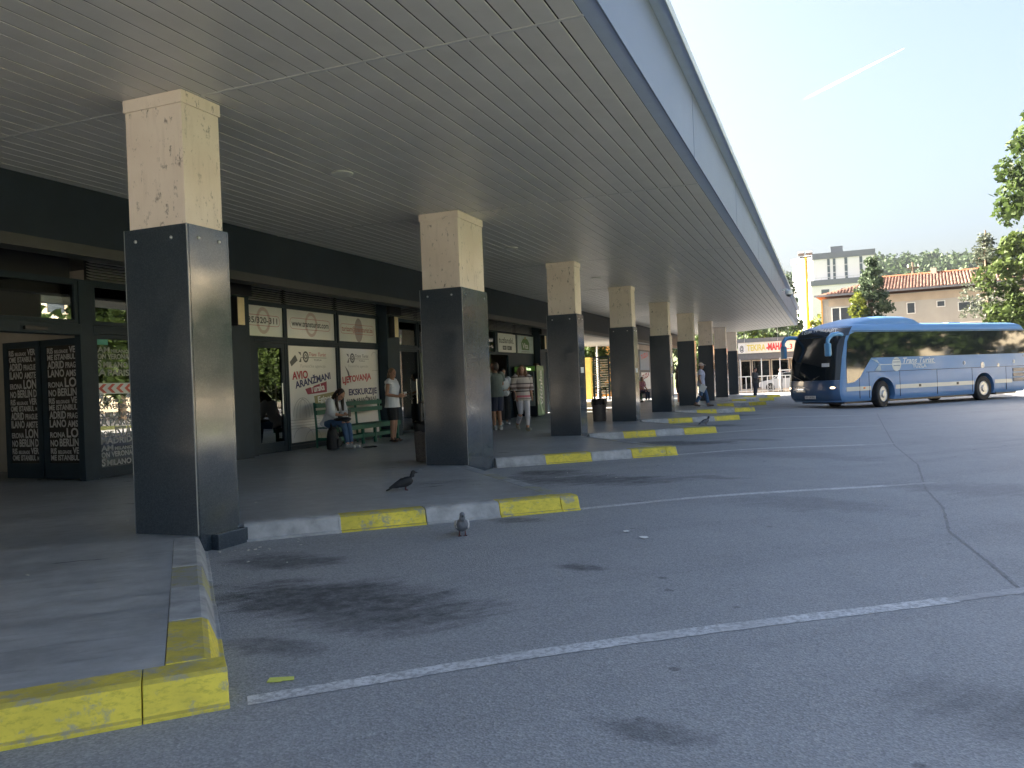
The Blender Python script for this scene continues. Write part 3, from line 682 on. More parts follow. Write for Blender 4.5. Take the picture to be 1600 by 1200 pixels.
def city_text(b, org, ux, W, z0, z1, rows):
    z = z1; i = 0; ux = np.array(ux, float)
    while True:
        ws, hs = rows[i % 6], HH[i % 6]; hmax = max(hs[:len(ws)]); z -= hmax + .022
        if z < z0: break
        nat = []
        for w_, h_ in zip(ws, hs):
            vs, _ = text_geo(w_, .03, 0); nat.append((vs[:, 0].max() - vs[:, 0].min()) * h_ / .7)
        gap = .03; k = (W - gap * (len(ws) - 1)) / sum(nat); x = 0
        for w_, h_, n_ in zip(ws, hs, nat):
            put_text(b, w_, tuple(np.array(org) + ux * x + np.array((0, 0, z))), tuple(ux), UY, h=h_, width=n_ * k, bold=.03); x += n_ * k + gap
        i += 1
for nm, x0, x1, rows in (('door_leaf', -7.18, -6.36, LL), ('door_leaf', -6.33, -5.50, RR)):
    lb = MB(); y = 3.60
    for lo, hi in (((x0, y - .025, .02), (x0 + .10, y + .025, 2.19)), ((x1 - .10, y - .025, .02), (x1, y + .025, 2.19)), ((x0 + .10, y - .025, .02), (x1 - .10, y + .025, .26)), ((x0 + .10, y - .025, 2.09), (x1 - .10, y + .025, 2.19))): lb.box(lo, hi)
    lf = lb.build(nm, ANTH, st)
    p = MB(); p.box((x0 + .10, y - .006, .26), (x1 - .10, y + .006, 2.09)); p.build('pane', mat('tinted_pane', (.035, .03, .028), .15), lf)
    t_ = MB(); city_text(t_, (x0 + .115, y - .0085, 0), (1, 0, 0), x1 - x0 - .23, .27, 2.09, rows); t_.build('city_lettering', CLOTHTXT, lf)
t_ = MB(); city_text(t_, (FX + .0085, 3.80, 0), (0, 1, 0), .60, .18, 1.28, [['AM', 'MILANO'], ['ON', 'VERONA'], ['S', 'MILANO', 'BERN'], ['A', 'PARIS'], ['ROME', 'ISTA'], ['MADRID']]); t_.build('city_lettering', mat('faint_film', (.34, .34, .33), .5), sp); t_ = MB()
city_text(t_, (FX + .0085, 3.80, 0), (0, 1, 0), .60, 1.52, 2.07, [['AM', 'MILANO'], ['ON', 'VERONA'], ['S', 'MILANO', 'BERN'], ['A', 'PARIS'], ['ROME', 'ISTA'], ['MADRID']]); t_.build('city_lettering', mat('faint_film', (.13, .135, .13), .5), sp)
# --- office bay with plain panes
for (y0, y1) in ((12.9, 14.3), (14.36, 16.1), (16.16, 17.95)):
    f = frame('window', y0, y1, 2.32, 3.03, .05); pane(f, y0 + .05, y1 - .05, 2.37, 2.98, GLS)
for (y0, y1) in ((12.9, 14.3), (14.36, 16.1), (16.16, 17.95)):
    f = frame('window', y0, y1, .03, 2.26, .06); pane(f, y0 + .06, y1 - .06, .10, 2.2, GLS)
    b = MB(); b.box((FX - .5, y0 + .06, .1), (FX - .48, y1 - .06, 2.2)); b.build('window_blind', mat('pale_blind', (.45, .50, .45), .7), f)
b = MB(); b.tube([(FX + .09, 14.05, .78), (FX + .09, 14.05, 1.45)], .016, 8); b.build('handle', STEEL, st, smooth=True)
b = MB(); b.box((FX - .05, 12.82, 2.262), (FX + .05, 18.0, 2.318)); b.build('mullion', ANTH, st)
# --- kiosk bay: open doorway, signs
b = MB(); b.box((-6.2, 18.65, 2.24), (-6.1, 19.9, 3.0)); b.box((-9.3, 21.15, 0), (-6.1, 21.25, 3.4)); b.build('kiosk_wall', mat('kiosk_wall', (.72, .66, .55), .8), st)
b = MB(); b.box((FX - .04, 21.1, 0), (FX + .04, 23.8, 2.30)); b.box((FX - .05, 18.62, 2.24), (FX + .05, 23.8, 2.33)); b.box((FX - .05, 18.62, 0), (FX + .05, 19.0, 2.24)); b.box((FX - .05, 19.9, 2.33), (FX + .05, 20.13, 3.03)); b.box((FX - .05, 21.83, 2.33), (FX + .05, 21.98, 3.03)); b.box((FX - .05, 23.72, 2.33), (FX + .05, 23.8, 3.03)); b.build('shop_front', ANTH2, st)
b = MB(); b.box((FX - .03, 18.66, 2.36), (FX + .01, 19.85, 3.02)); b.build('pane', GLS, st)
b = MB(); b.box((FX - .02, 20.15, 2.34), (FX + .06, 21.81, 2.99)); sg = b.build('sign', WHITE, st)
txt(sg, GREY, [('tuzlanski.', 20.2, 2.66, dict(h=.2, width=1.42, bold=.01))], FX + .062)
for y, wd in ((20.55, .34), (20.98, .42)):
    b = MB(); b.box((FX + .061, y, 2.42), (FX + .064, y + wd, 2.56)); bx = b.build('print_patch', GREY, sg)
txt(sg, WHITE, [('WEB', 20.6, 2.46, dict(h=.06)), ('INFO', 21.03, 2.46, dict(h=.06))], FX + .066)
b = MB(); b.box((FX - .02, 22.0, 2.34), (FX + .06, 23.7, 2.99)); sg = b.build('sign', mat('sign_pale_green', (.48, .56, .53), .5), st)
poly(sg, mat('print_green', (.10, .20, .06), .5), [(22.42, 2.46), (23.22, 2.46), (23.26, 2.72), (23.05, 2.88), (22.6, 2.88), (22.38, 2.72)], FX + .062)
txt(sg, WHITE, [('Vita', 22.5, 2.52, dict(h=.2, width=.62, bold=.02))], FX + .064)
txt(sg, GREY, [('prodavnica', 22.4, 2.38, dict(h=.05, width=.85))], FX + .062)
poly(sg, mat('print_ochre', (.38, .26, .08), .5), [(22.72, 2.86), (22.92, 2.86), (22.88, 2.95), (22.76, 2.95)], FX + .063)
# --- beyond the kiosk bay: hidden wall pieces with slots shaped for the sun patches, then the open passage and the far wing
b = MB(); b.box((-5.6, 25.55, 0), (-5.4, 28.35, 3.44)); b.box((-5.6, 24.9, 2.45), (-5.4, 25.55, 3.44)); b.box((-5.6, 28.35, 2.62), (-5.4, 29.8, 3.44)); b.box((-5.6, 29.8, 0), (-5.4, 30.6, 3.44)); b.build('end_wall', ANTH2, st)
fw = thing('poster_wing', 'far wing of the station frontage with posters beyond the open passage', 'building')
b = MB(); b.box((-6.3, 42.6, 0), (-5.42, 52, 3.4)); b.build('wall', mat('wing_wall', (.075, .085, .095), .6), fw)
b = MB(); b.box((-5.43, 42.6, 3.0), (-5.36, 52, 3.3)); b.build('cornice', mat('wing_cornice', (.42, .36, .30), .7), fw)
for (y, z, h, m_) in ((43.1, 1.75, 1.15, mat('poster_blue', (.16, .24, .34), .5)), (43.3, .55, 1.05, WHITE), (46.2, 1.75, 1.15, WHITE), (46.2, .6, 1.0, mat('poster_pink', (.55, .30, .30), .5))):
    b = MB(); b.box((-5.42, y, z), (-5.40, y + 2.6, z + h)); po = b.build('poster', m_, fw)
    t_ = MB(); put_text(t_, 'TUZLA', (-5.397, y + .2, z + h * .55), UX, UY, h=.28, width=2.1, bold=.04, rot=.12); t_.build('lettering', RED if m_ is not WHITE else WINE, po)

# ------------------------------------------------------------------ coach
BUSB = mat('coach_blue', (.10, .225, .44), .42, .0, .05, 1.5, coat=.08)
BUSD = mat('coach_dark_blue', (.045, .10, .20), .25, .0, .06, 2, coat=.6)
BUSK = mat('coach_black_glass', (.012, .016, .019), .05, .0, .0, 2, spec=.5)
SILV = mat('coach_silver_stripe', (.42, .45, .44), .4, .2, .04)
SEAMM = mat('panel_gap', (.012, .02, .04), .7)
RIMM = mat('wheel_rim', (.50, .50, .49), .4, .5, .1, 20)
bus = thing('coach', 'blue touring coach turning into the station with its headlights on', 'bus', (6.247, 29.797, -.274), rad(227.317))
HW = 1.275
def bus_xf(z):   # front profile
    P = [(.30, 2.36), (.45, 2.50), (.7, 2.565), (1.05, 2.55), (1.2, 2.52), (2.0, 2.38), (2.7, 2.18), (3.0, 2.02), (3.15, 1.85), (3.26, 1.6), (3.32, 1.2)]
    return float(np.interp(z, [p[0] for p in P], [p[1] for p in P]))
def bus_xr(z): return float(np.interp(z, [.3, .6, 1.2, 2.0, 2.9, 3.2, 3.32], [-9.0, -9.16, -9.26, -9.24, -9.14, -9.0, -8.7]))
def bus_hw(z): return float(np.interp(z, [.3, .45, 1.0, 2.9, 3.05, 3.15, 3.24, 3.30, 3.32], [1.2, 1.26, HW, HW - .005, HW - .03, HW - .07, HW - .16, HW - .32, HW - .5]))
def bus_loop(z, off=0.0, nc=7):
    xf, xr, hw = bus_xf(z) + off, bus_xr(z) - off, bus_hw(z) + off
    rf, rr = .42 + off, .22 + off; P = []
    def arc(cx, cy, r, a0, a1):
        for i in range(nc + 1):
            a = a0 + (a1 - a0) * i / nc; P.append((cx + r * math.cos(a), cy + r * math.sin(a), z))
    arc(xf - rf, hw - rf, rf, PI / 2, 0); 
    # slightly bowed front
    for i in range(1, 6):
        y = (hw - rf) * (1 - 2 * i / 6); P.append((xf + .05 * (1 - (y / (hw - rf)) ** 2), y, z))
    arc(xf - rf, -hw + rf, rf, 0, -PI / 2); arc(xr + rr, -hw + rr, rr, -PI / 2, -PI); arc(xr + rr, hw - rr, rr, PI, PI / 2); return P
def bus_patch(zs, i0, i1, off, close=False):
    b = MB(); R_ = [bus_loop(z, off)[i0:i1] for z in zs]; n = len(R_[0]); vs = [p for r in R_ for p in r]
    fs = [(j * n + i, (j + 1) * n + i, (j + 1) * n + i + 1, j * n + i + 1) for j in range(len(zs) - 1) for i in range(n - 1)]
    b.add(vs, fs); return b
zs = [.30, .34, .45, .6, .8, 1.0, 1.2, 1.6, 2.0, 2.4, 2.8, 2.95, 3.05, 3.15, 3.20, 3.24, 3.28, 3.31, 3.32]
b = MB(); R_ = [bus_loop(z) for z in zs]; n = len(R_[0]); b.add([p for r in R_ for p in r], [(j * n + i, (j + 1) * n + i, (j + 1) * n + (i + 1) % n, j * n + (i + 1) % n) for j in range(len(zs) - 1) for i in range(n)] + [tuple(range(n)), tuple(range(len(zs) * n - 1, (len(zs) - 1) * n - 1, -1))])
me = b.mesh('body'); bo = bpy.data.objects.new('tmp', me); C.objects.link(bo)
cut = MB()
for x in (0, -6.13): cut.prism([(x + .66 * math.cos(a), .52 + .66 * math.sin(a)) for a in np.linspace(0, 2 * PI, 28, endpoint=False)], 'y', -1.5, 1.5)
cm_ = cut.mesh('cut'); bmx = bmesh.new(); bmx.from_mesh(cm_); bmesh.ops.recalc_face_normals(bmx, faces=bmx.faces); bmx.to_mesh(cm_); bmx.free()
bmx = bmesh.new(); bmx.from_mesh(me); bmesh.ops.recalc_face_normals(bmx, faces=bmx.faces); bmx.to_mesh(me); bmx.free()
co = bpy.data.objects.new('cut', cm_); C.objects.link(co)
md = bo.modifiers.new('b', 'BOOLEAN'); md.operation = 'DIFFERENCE'; md.object = co; md.solver = 'EXACT'
nm = bpy.data.meshes.new_from_object(bo.evaluated_get(bpy.context.evaluated_depsgraph_get()))
bpy.data.objects.remove(bo); bpy.data.objects.remove(co)
nm.materials.clear(); body = link('body', nm, BUSB, bus, True)
# wheel housings
b = MB()
for x in (0, -6.13): b.box((x - .6, -.85, .35), (x + .6, .85, 1.12))
b.build('wheel_housing', BLACK, bus)
b = MB(); b.box((-8.6, -1.05, .22), (1.9, 1.05, .34)); b.build('underframe', BLACK, bus)
# glazing
side = [(1.98, 1.00), (1.62, 1.03), (1.28, 1.20), (.98, 1.55), (.62, 1.95), (-8.98, 1.95), (-9.0, 2.88), (-8.9, 2.95), (1.45, 2.95), (1.72, 2.86), (1.86, 2.6), (1.97, 1.9)]
for s_ in (1, -1):
    b = MB(); b.prism([(x, z) for x, z in (side if s_ < 0 else side[::-1])], 'y', s_ * (HW - .02), s_ * (HW + .009)); o = b.build('side_glazing', BUSK, bus, bev=.004)
    for x in (-1.25, -3.0, -4.75, -6.5, -8.1):
        g = MB(); g.box((x - .008, s_ * (HW + .0095) - .002, 1.97), (x + .008, s_ * (HW + .0095) + .001, 2.93)); g.build('pane_joint', BUSK, o)
n_f = 8 + 5 + 8
bus_patch([1.14, 1.3, 1.6, 2.0, 2.4, 2.7, 2.82], 2, n_f - 2, .010).build('windscreen', BUSK, bus, True)
bus_patch([2.83, 2.95, 3.05, 3.12, 3.18], 1, n_f - 1, .012).build('destination_panel', mat('coach_header', (.012, .018, .026), .12, coat=.6), bus, True)
bus_patch([.36, .45, .6, .8, 1.0, 1.13], 2, n_f - 2, .010).build('front_bumper', BUSD, bus, True)
b = MB(); b.box((2.60, -.62, 1.45), (2.61, -.05, 1.75)); 
hd = MB(); 
put_text(hd, 'TRANS TURIST', (1.94, -1.0 + 1.95, 2.99), (0, -1, 0), (-.45, 0, .89), h=.15, width=1.85, bold=.02, shear=.25); hd.v = [(x + .115, y, z) for x, y, z in hd.v]; hd.build('lettering', WHITE, bus)
# things seen through the windscreen: pale dash papers
b = MB(); b.box((2.535, .62, 1.66), (2.545, .98, 1.80)); b.build('windscreen_card', PAPER, bus)
for s_ in (1, -1):
    b = MB(); b.tube([(2.60, s_ * .1, 1.12), (2.605, s_ * .55, 1.32)] if s_ > 0 else [(2.60, -.25, 1.12), (2.58, -.95, 1.42)], .014, 6); b.build('wiper', BLACK, bus)
HL = glow('headlight_glow', (1.0, .74, .42), .5)
for s_ in (1, -1):
    a = MB(); a.ell((2.40, s_ * .99, .86), (.15, .17, .085), 14, 8, None); hl = a.build('headlight', HL, bus, True)
    a = MB(); a.ell((2.39, s_ * .93, .68), (.13, .08, .045), 12, 6); a.build('fog_lamp', mat('lamp_lens', (.5, .5, .48), .15, coat=.5), hl, True)
for z in (.86, .70):
    b = MB(); b.box((2.615, -.62, z), (2.635, -.18, z + .045)); b.build('bumper_trim', RIMM, bus, bev=.004)
b = MB(); b.box((2.60, -.20, .44), (2.63, .32, .56)); pl = b.build('number_plate', WHITE, bus)
t_ = MB(); put_text(t_, 'E45-K-190', (2.633, .29, .465), (0, -1, 0), (0, 0, 1), h=.075, width=.46, bold=.01); 
t_.build('lettering', GREY, pl)
# side panels, stripe, seams, vents
yy = HW + .002
def side_box(name, x0, x1, z0, z1, m_, th=.008, bev=0.0):
    for s_ in (1, -1):
        b = MB(); b.box((x0, min(s_ * (HW - .01), s_ * (HW + th)), z0), (x1, max(s_ * (HW - .01), s_ * (HW + th)), z1)); b.build(name, m_, bus, bev=bev)
for x0, x1 in ((.69, 2.0), (-5.45, -.69), (-8.0, -6.82)): side_box('silver_stripe', x0, x1, .70, .86, SILV, .005)
side_box('panel_gap', -9.0, .92, 1.392, 1.412, SEAMM, .004)
for x in (1.30, .78, -.95, -3.15, -5.35, -7.6):
    side_box('panel_gap', x - .008, x + .008, .40, 1.39, SEAMM, .0065)
side_box('roof_gutter', -9.0, 1.6, 2.975, 3.0, BUSD, .004)
for z in (1.24, 1.03, .82):
    for s_ in (1, -1):
        b = MB(); b.box((-9.0, min(s_ * HW, s_ * (HW + .012)), z - .075), (-8.05, max(s_ * HW, s_ * (HW + .012)), z + .075)); v = b.build('vent_grille', SEAMM, bus, bev=.01)
        b = MB()
        for i in range(4): b.box((-8.97, min(s_ * HW, s_ * (HW + .02)), z - .055 + i * .033), (-8.08, max(s_ * HW, s_ * (HW + .02)), z - .044 + i * .033))
        b.build('vent_slat', BUSD, v)
for x in (-2.1, -4.4):
    b = MB(); b.box((x - .06, HW, .74), (x + .06, HW + .02, .84)); b.build('locker_latch', BLACK, bus, bev=.006)
b = MB(); b.ell((1.05, HW + .01, .80), (.07, .02, .035)); b.build('side_marker', mat('amber_lens', (.7, .22, .03), .3), bus, True)
# lettering and emblem on the flank (reads front to back on the left side: +x is forward, so reading direction is -x)
t_ = MB(); put_text(t_, 'Trans Turist', (-1.15, HW + .012, 1.70), (-1, 0, 0), UY, h=.21, width=1.85, bold=.02, shear=.3)
put_text(t_, 'TUZLA', (-1.70, HW + .012, 1.50), (-1, 0, 0), UY, h=.13, width=.82, bold=.02); t_.box((-3.05, HW + .008, 1.655), (.25, HW + .012, 1.678)); t_.build('lettering', mat('silver_decal', (.56, .60, .62), .4), bus)
b = MB(); b.prism([(-.78 + .26 * math.cos(a), 1.665 + .26 * math.sin(a) * 1.05) for a in np.linspace(0, 2 * PI, 26, endpoint=False)], 'y', HW + .003, HW + .0075); em = b.build('emblem', mat('silver_decal_disc', (.46, .49, .48), .45), bus)
b = MB()
for z in (1.74, 1.60, 1.85): b.box((-.98, HW + .0078, z), (-.60, HW + .0095, z + .022))
b.build('print', BUSD, em)
b = MB(); b.add([(.62, HW + .012, 1.90), (.30, HW + .012, 1.86), (.18, HW + .012, 1.70)], [(0, 1, 2), (2, 1, 0)]); b.add([(.45, HW + .012, 1.44), (.1, HW + .012, 1.44), (.12, HW + .012, 1.64), (.24, HW + .012, 1.64)], [(0, 1, 2, 3), (3, 2, 1, 0)]); b.build('decal', mat('pale_decal', (.58, .66, .68), .4), bus)
for (x, z, r) in ((-4.85, 1.62, .085), (-6.05, 1.50, .13), (-7.1, 1.47, .08), (-8.15, 1.60, .085), (-8.85, 1.85, .06)):
    b = MB(); b.prism([(x + r * math.cos(a), z + r * math.sin(a)) for a in np.linspace(0, 2 * PI, 18, endpoint=False)], 'y', HW + .003, HW + .0075); d_ = b.build('bubble_decal', BUSD, bus)
    b = MB(); vs = [(x - r * .98 * math.cos(a), z + r * .98 * math.sin(a)) for a in np.linspace(-1.3, 1.3, 8)] + [(x - r * .45 * math.cos(a), z + r * .8 * math.sin(a)) for a in np.linspace(1.3, -1.3, 8)]
    b.prism(vs, 'y', HW + .0078, HW + .010); b.build('decal', mat('pale_decal', (.5, .6, .6), .4), d_)
# roof pod (air conditioning) and roof hatch
b = MB(); P = [(1.55, 3.22), (1.0, 3.42), (.2, 3.58), (-.8, 3.63), (-1.9, 3.62), (-2.3, 3.55), (-2.6, 3.36), (-2.65, 3.25)]
vs = []; m_ = 12
for x, z in P:
    for i in range(m_ + 1):
        t = PI * i / m_; ct, st_ = math.cos(t), math.sin(t)
        vs.append((x, 1.04 * math.copysign(abs(ct) ** .55, ct), 3.2 + (z - 3.2) * abs(st_) ** .6))
b.add(vs, [(j * (m_ + 1) + i, j * (m_ + 1) + i + 1, (j + 1) * (m_ + 1) + i + 1, (j + 1) * (m_ + 1) + i) for j in range(len(P) - 1) for i in range(m_)]); b.build('roof_pod', BUSB, bus, True)
b = MB(); b.box((-6.0, -.4, 3.31), (-5.2, .4, 3.38)); b.build('roof_hatch', BUSB, bus, bev=.02)
# mirrors on swan-neck arms
for s_ in (1, -1):
    y0 = s_ * 1.12
    b = MB(); b.tube([(1.98, y0, 2.86), (2.25, y0 + s_ * .06, 2.90), (2.55, y0 + s_ * .05, 2.86), (2.72, y0 + s_ * .02, 2.70), (2.74, y0, 2.55)], [.075, .08, .085, .08, .07], 10); mr = b.build('mirror_arm', mat('mirror_blue', (.10, .30, .55), .3, coat=.5), bus, True)
    b = MB(); b.box((2.66, y0 - .12, 2.05), (2.80, y0 + .12, 2.55)); b.build('mirror_housing', mat('mirror_blue', (.10, .30, .55), .3, coat=.5), mr, bev=.04)
    b = MB(); b.box((2.652, y0 - .10, 2.09), (2.658, y0 + .10, 2.5)); b.build('mirror_glass', STEEL, mr)
# wheels
def wheel(x, y, steer, out, R=.52, wd=.30):
    em = bpy.data.objects.new('wheel', None); C.objects.link(em); em.parent = bus; em.location = (x, y, R); em.rotation_euler = (0, 0, steer)
    M = Matrix.Rotation(PI / 2 * (-out), 4, 'X')      # lathe axis to +-y
    b = MB(); b.lathe([(R * .58, -wd / 2), (R * .92, -wd / 2), (R, -wd / 2 + .04), (R, wd / 2 - .04), (R * .93, wd / 2), (R * .60, wd / 2 - .01), (R * .58, wd / 2 - .03)], 36, M=M); b.build('tyre', RUBBER, em, True)
    b = MB(); b.lathe([(R * .60, wd / 2 - .02), (R * .56, wd / 2 + .005), (R * .50, wd / 2 - .05), (R * .30, wd / 2 - .03), (R * .24, wd / 2 + .03), (R * .10, wd / 2 + .035)], 28, M=M); b.build('rim', RIMM, em, True)
    b = MB()
    for i in range(10):
        a = 2 * PI * i / 10; c_ = (R * .40 * math.cos(a), R * .40 * math.sin(a)); b.lathe([(.035, wd / 2 - .045), (.035, wd / 2 - .035)], 8, (c_[0], c_[1], 0), M)
        a += .31; b.lathe([(.014, wd / 2 - .045), (.014, wd / 2 - .01)], 6, (R * .27 * math.cos(a), R * .27 * math.sin(a), 0), M)
    b.build('wheel_bolts', BLACK, em)
for y, o in ((1.10, 1), (-1.10, -1)):
    wheel(0, y, rad(14), o); wheel(-6.13, y, 0, o)
for s_ in (1, -1):
    b = MB(); b.box((-6.95, min(s_ * .85, s_ * 1.22), .22), (-6.93, max(s_ * .85, s_ * 1.22), .62)); b.build('mud_flap', RUBBER, bus)
b = MB(); b.box((-9.27, .6, .75), (-9.16, 1.2, 1.05)); b.build('tail_light', mat('tail_red', (.5, .03, .03), .3), bus, bev=.02)

# ------------------------------------------------------------------ street furniture under the canopy
GRN = mat('bench_green', (.012, .115, .075), .5, .0, .18, 5, bmp=.1, dirt=.3)
bench = thing('bench', 'long green painted slatted bench against the travel agency window', 'bench', (-4.85, 10.4, 0))
Lb = 2.72
for x, z, hh in ((-.24, .86, .10), (-.235, .71, .10)):
    b = MB(); b.box((x - .014, -Lb / 2, z), (x + .014, Lb / 2, z + hh)); b.build('back_slat', GRN, bench, bev=.005)
for x in (-.17, -.04, .09, .22):
    b = MB(); b.box((x - .055, -Lb / 2, .415), (x + .055, Lb / 2, .445)); b.build('seat_slat', GRN, bench, bev=.005)
b = MB(); b.box((.262, -Lb / 2, .34), (.285, Lb / 2, .43)); b.build('front_rail', GRN, bench, bev=.004)
for y in (-Lb / 2 + .04, -.25, .28, Lb / 2 - .04):
    b = MB(); b.tube([(-.27, y, 0), (-.27, y, .42), (-.31, y, .98)], [(.034, .03)] * 3, 4, lat=(0, 1, 0)); b.build('leg', GRN, bench)
    b = MB(); b.box((.18, y - .03, 0), (.24, y + .03, .413)); b.build('leg', GRN, bench, bev=.004)
    b = MB(); b.box((-.26, y - .02, .16), (.18, y + .02, .22)); b.build('stretcher', GRN, bench)
b = MB(); b.box((.20, -Lb / 2 + .04, .14), (.225, Lb / 2 - .04, .22)); b.build('stretcher', GRN, bench)
BIN = mat('bin_aggregate', (.15, .13, .115), .85, var=.5, vs=60, bmp=.5, bs=70)
BAG = mat('bin_bag', (.010, .010, .011), .28, .0, .1, bmp=.6, bs=14)
def litter_bin(x, y, label):
    t = thing('litter_bin', label, 'litter bin', (x, y, 0), 0, 'litter bins beside the columns')
    b = MB(); b.lathe([(.185, 0), (.19, .02), (.215, .60), (.21, .62), (.17, .62), (.16, .5)], 24); b.build('body', BIN, t, True)
    b = MB(); vs = []; n = 28
    for r, z in ((.222, .50), (.228, .56), (.232, .63), (.19, .66), (.15, .60)):
        for k in range(n):
            a = 2 * PI * k / n; rr = r + .012 * math.sin(5 * a + z * 9) + random.uniform(-.006, .006); vs.append((rr * math.cos(a), rr * math.sin(a), z + random.uniform(-.02, .02)))
    b.add(vs, [(j * n + k, j * n + (k + 1) % n, (j + 1) * n + (k + 1) % n, (j + 1) * n + k) for j in range(4) for k in range(n)]); b.build('bag', BAG, t, True)
    b = MB(); b.box((-.20, .16, .60), (-.17, .19, .98)); b.box((.17, .16, .60), (.20, .19, .98)); b.box((-.20, .16, .95), (.20, .19, .98)); b.build('hood_frame', BLACK, t)
    b = MB(); b.box((-.04, .15, .68), (.05, .18, .92)); b.build('ash_tray', mat('cream_enamel', (.72, .68, .52), .4), t, bev=.01)
    b = MB(); b.tube([(.0, .17, .92), (.0, .17, 1.22)], .011, 8); b.build('rod', mat('cream_enamel', (.72, .68, .52), .4), t, True)
litter_bin(-1.05, 6.35, 'litter bin with a black bag rim, left of the second column near the bench')
litter_bin(-1.2, 17.75, 'litter bin with a black bag rim, farther back just left of the fourth column')

vm = thing('vending_machine', 'green drinks vending machine with lit header standing at the kiosk shop front', 'vending machine', (-4.86, 21.7, 0))
VG = mat('vending_green', (.055, .22, .075), .3, .0, .25, 3, coat=.4); VK = mat('vending_dark', (.015, .022, .020), .3)
b = MB(); b.box((-.44, -.36, .04), (.44, .40, 1.83)); b.build('cabinet', VK, vm, bev=.012)
b = MB(); b.box((.442, -.35, .05), (.452, .39, 1.82)); sp_ = b.build('side_panel', VG, vm)
t_ = MB(); put_text(t_, 'vitinka', (.4545, .16, .42), (0, 0, 1), (0, -1, 0), h=.26, width=1.25, bold=.03, shear=.15); t_.build('lettering', mat('vending_white', (.72, .80, .72), .5), sp_)
b = MB(); b.add([(.4542, -.34, .9), (.4542, .1, .1), (.4542, .3, .1), (.4542, -.2, .75)], [(0, 1, 2, 3)]); b.build('print_swirl', mat('vending_pale', (.40, .58, .36), .5), sp_)
b = MB(); b.box((-.30, -.385, .40), (.36, -.362, 1.62)); fr = b.build('display_surround', mat('vending_grey', (.28, .32, .31), .5), vm)
b = MB(); b.box((-.27, -.3895, .75), (.33, -.386, 1.60)); b.build('display_back', mat('vending_back', (.07, .09, .09), .6), fr)
b = MB(); b.box((-.36, -.39, 1.64), (.40, -.362, 1.81)); hd = b.build('header', glow('header_glow', (.05, .11, .02), .05), vm)
t_ = MB(); put_text(t_, 'vitinka', (-.24, -.392, 1.675), (1, 0, 0), UY, h=.10, width=.5, bold=.03); t_.build('lettering', glow('header_letters', (.75, .95, .5), .16), hd)
t_ = MB(); put_text(t_, 'kiseljak', (-.34, -.3645, .70), (0, 0, 1), (-1, 0, 0), h=.085, width=.92, bold=.03); t_.build('lettering', WHITE, vm)
cols = [(.10, .05, .03), (.06, .12, .04), (.35, .22, .05), (.10, .22, .32), (.08, .28, .38)]
for r in range(5):
    z = 1.36 - r * .155
    b = MB(); b.box((-.27, -.412, z - .018), (.33, -.39, z)); b.build('shelf', mat('vending_shelf', (.40, .44, .42), .5), fr)
    for i in range(9):
        bb = MB(); bb.lathe([(.022, 0), (.024, .07), (.01, .10), (.01, .118)], 8, (-.235 + i * .066, -.414 + .0, z)); bb.build('bottle', mat('bottle_%s' % 'abcde'[(r + (i // 3)) % 5], cols[(r + (i // 3)) % 5], .25), fr, True)
b = MB(); b.box((-.30, -.37, .06), (.42, -.362, .37)); b.build('kick_panel', mat('vending_navy', (.012, .018, .028), .4), vm)
mg = thing('magazine_rack', 'slim rack of pale magazines beside the vending machine', 'rack', (-4.98, 23.0, 0))
b = MB(); b.box((-.1, -.1, .1), (.03, .12, 1.95)); b.build('post', mat('rack_brown', (.10, .06, .045), .6), mg)
for i in range(9):
    b = MB(); b.box((.035, -.1, .25 + i * .185), (.06, .12, .40 + i * .185)); b.build('magazine', mat('magazine_%s' % 'abc'[i % 3], [(.62, .55, .48), (.55, .35, .30), (.66, .66, .62)][i % 3], .5), mg)

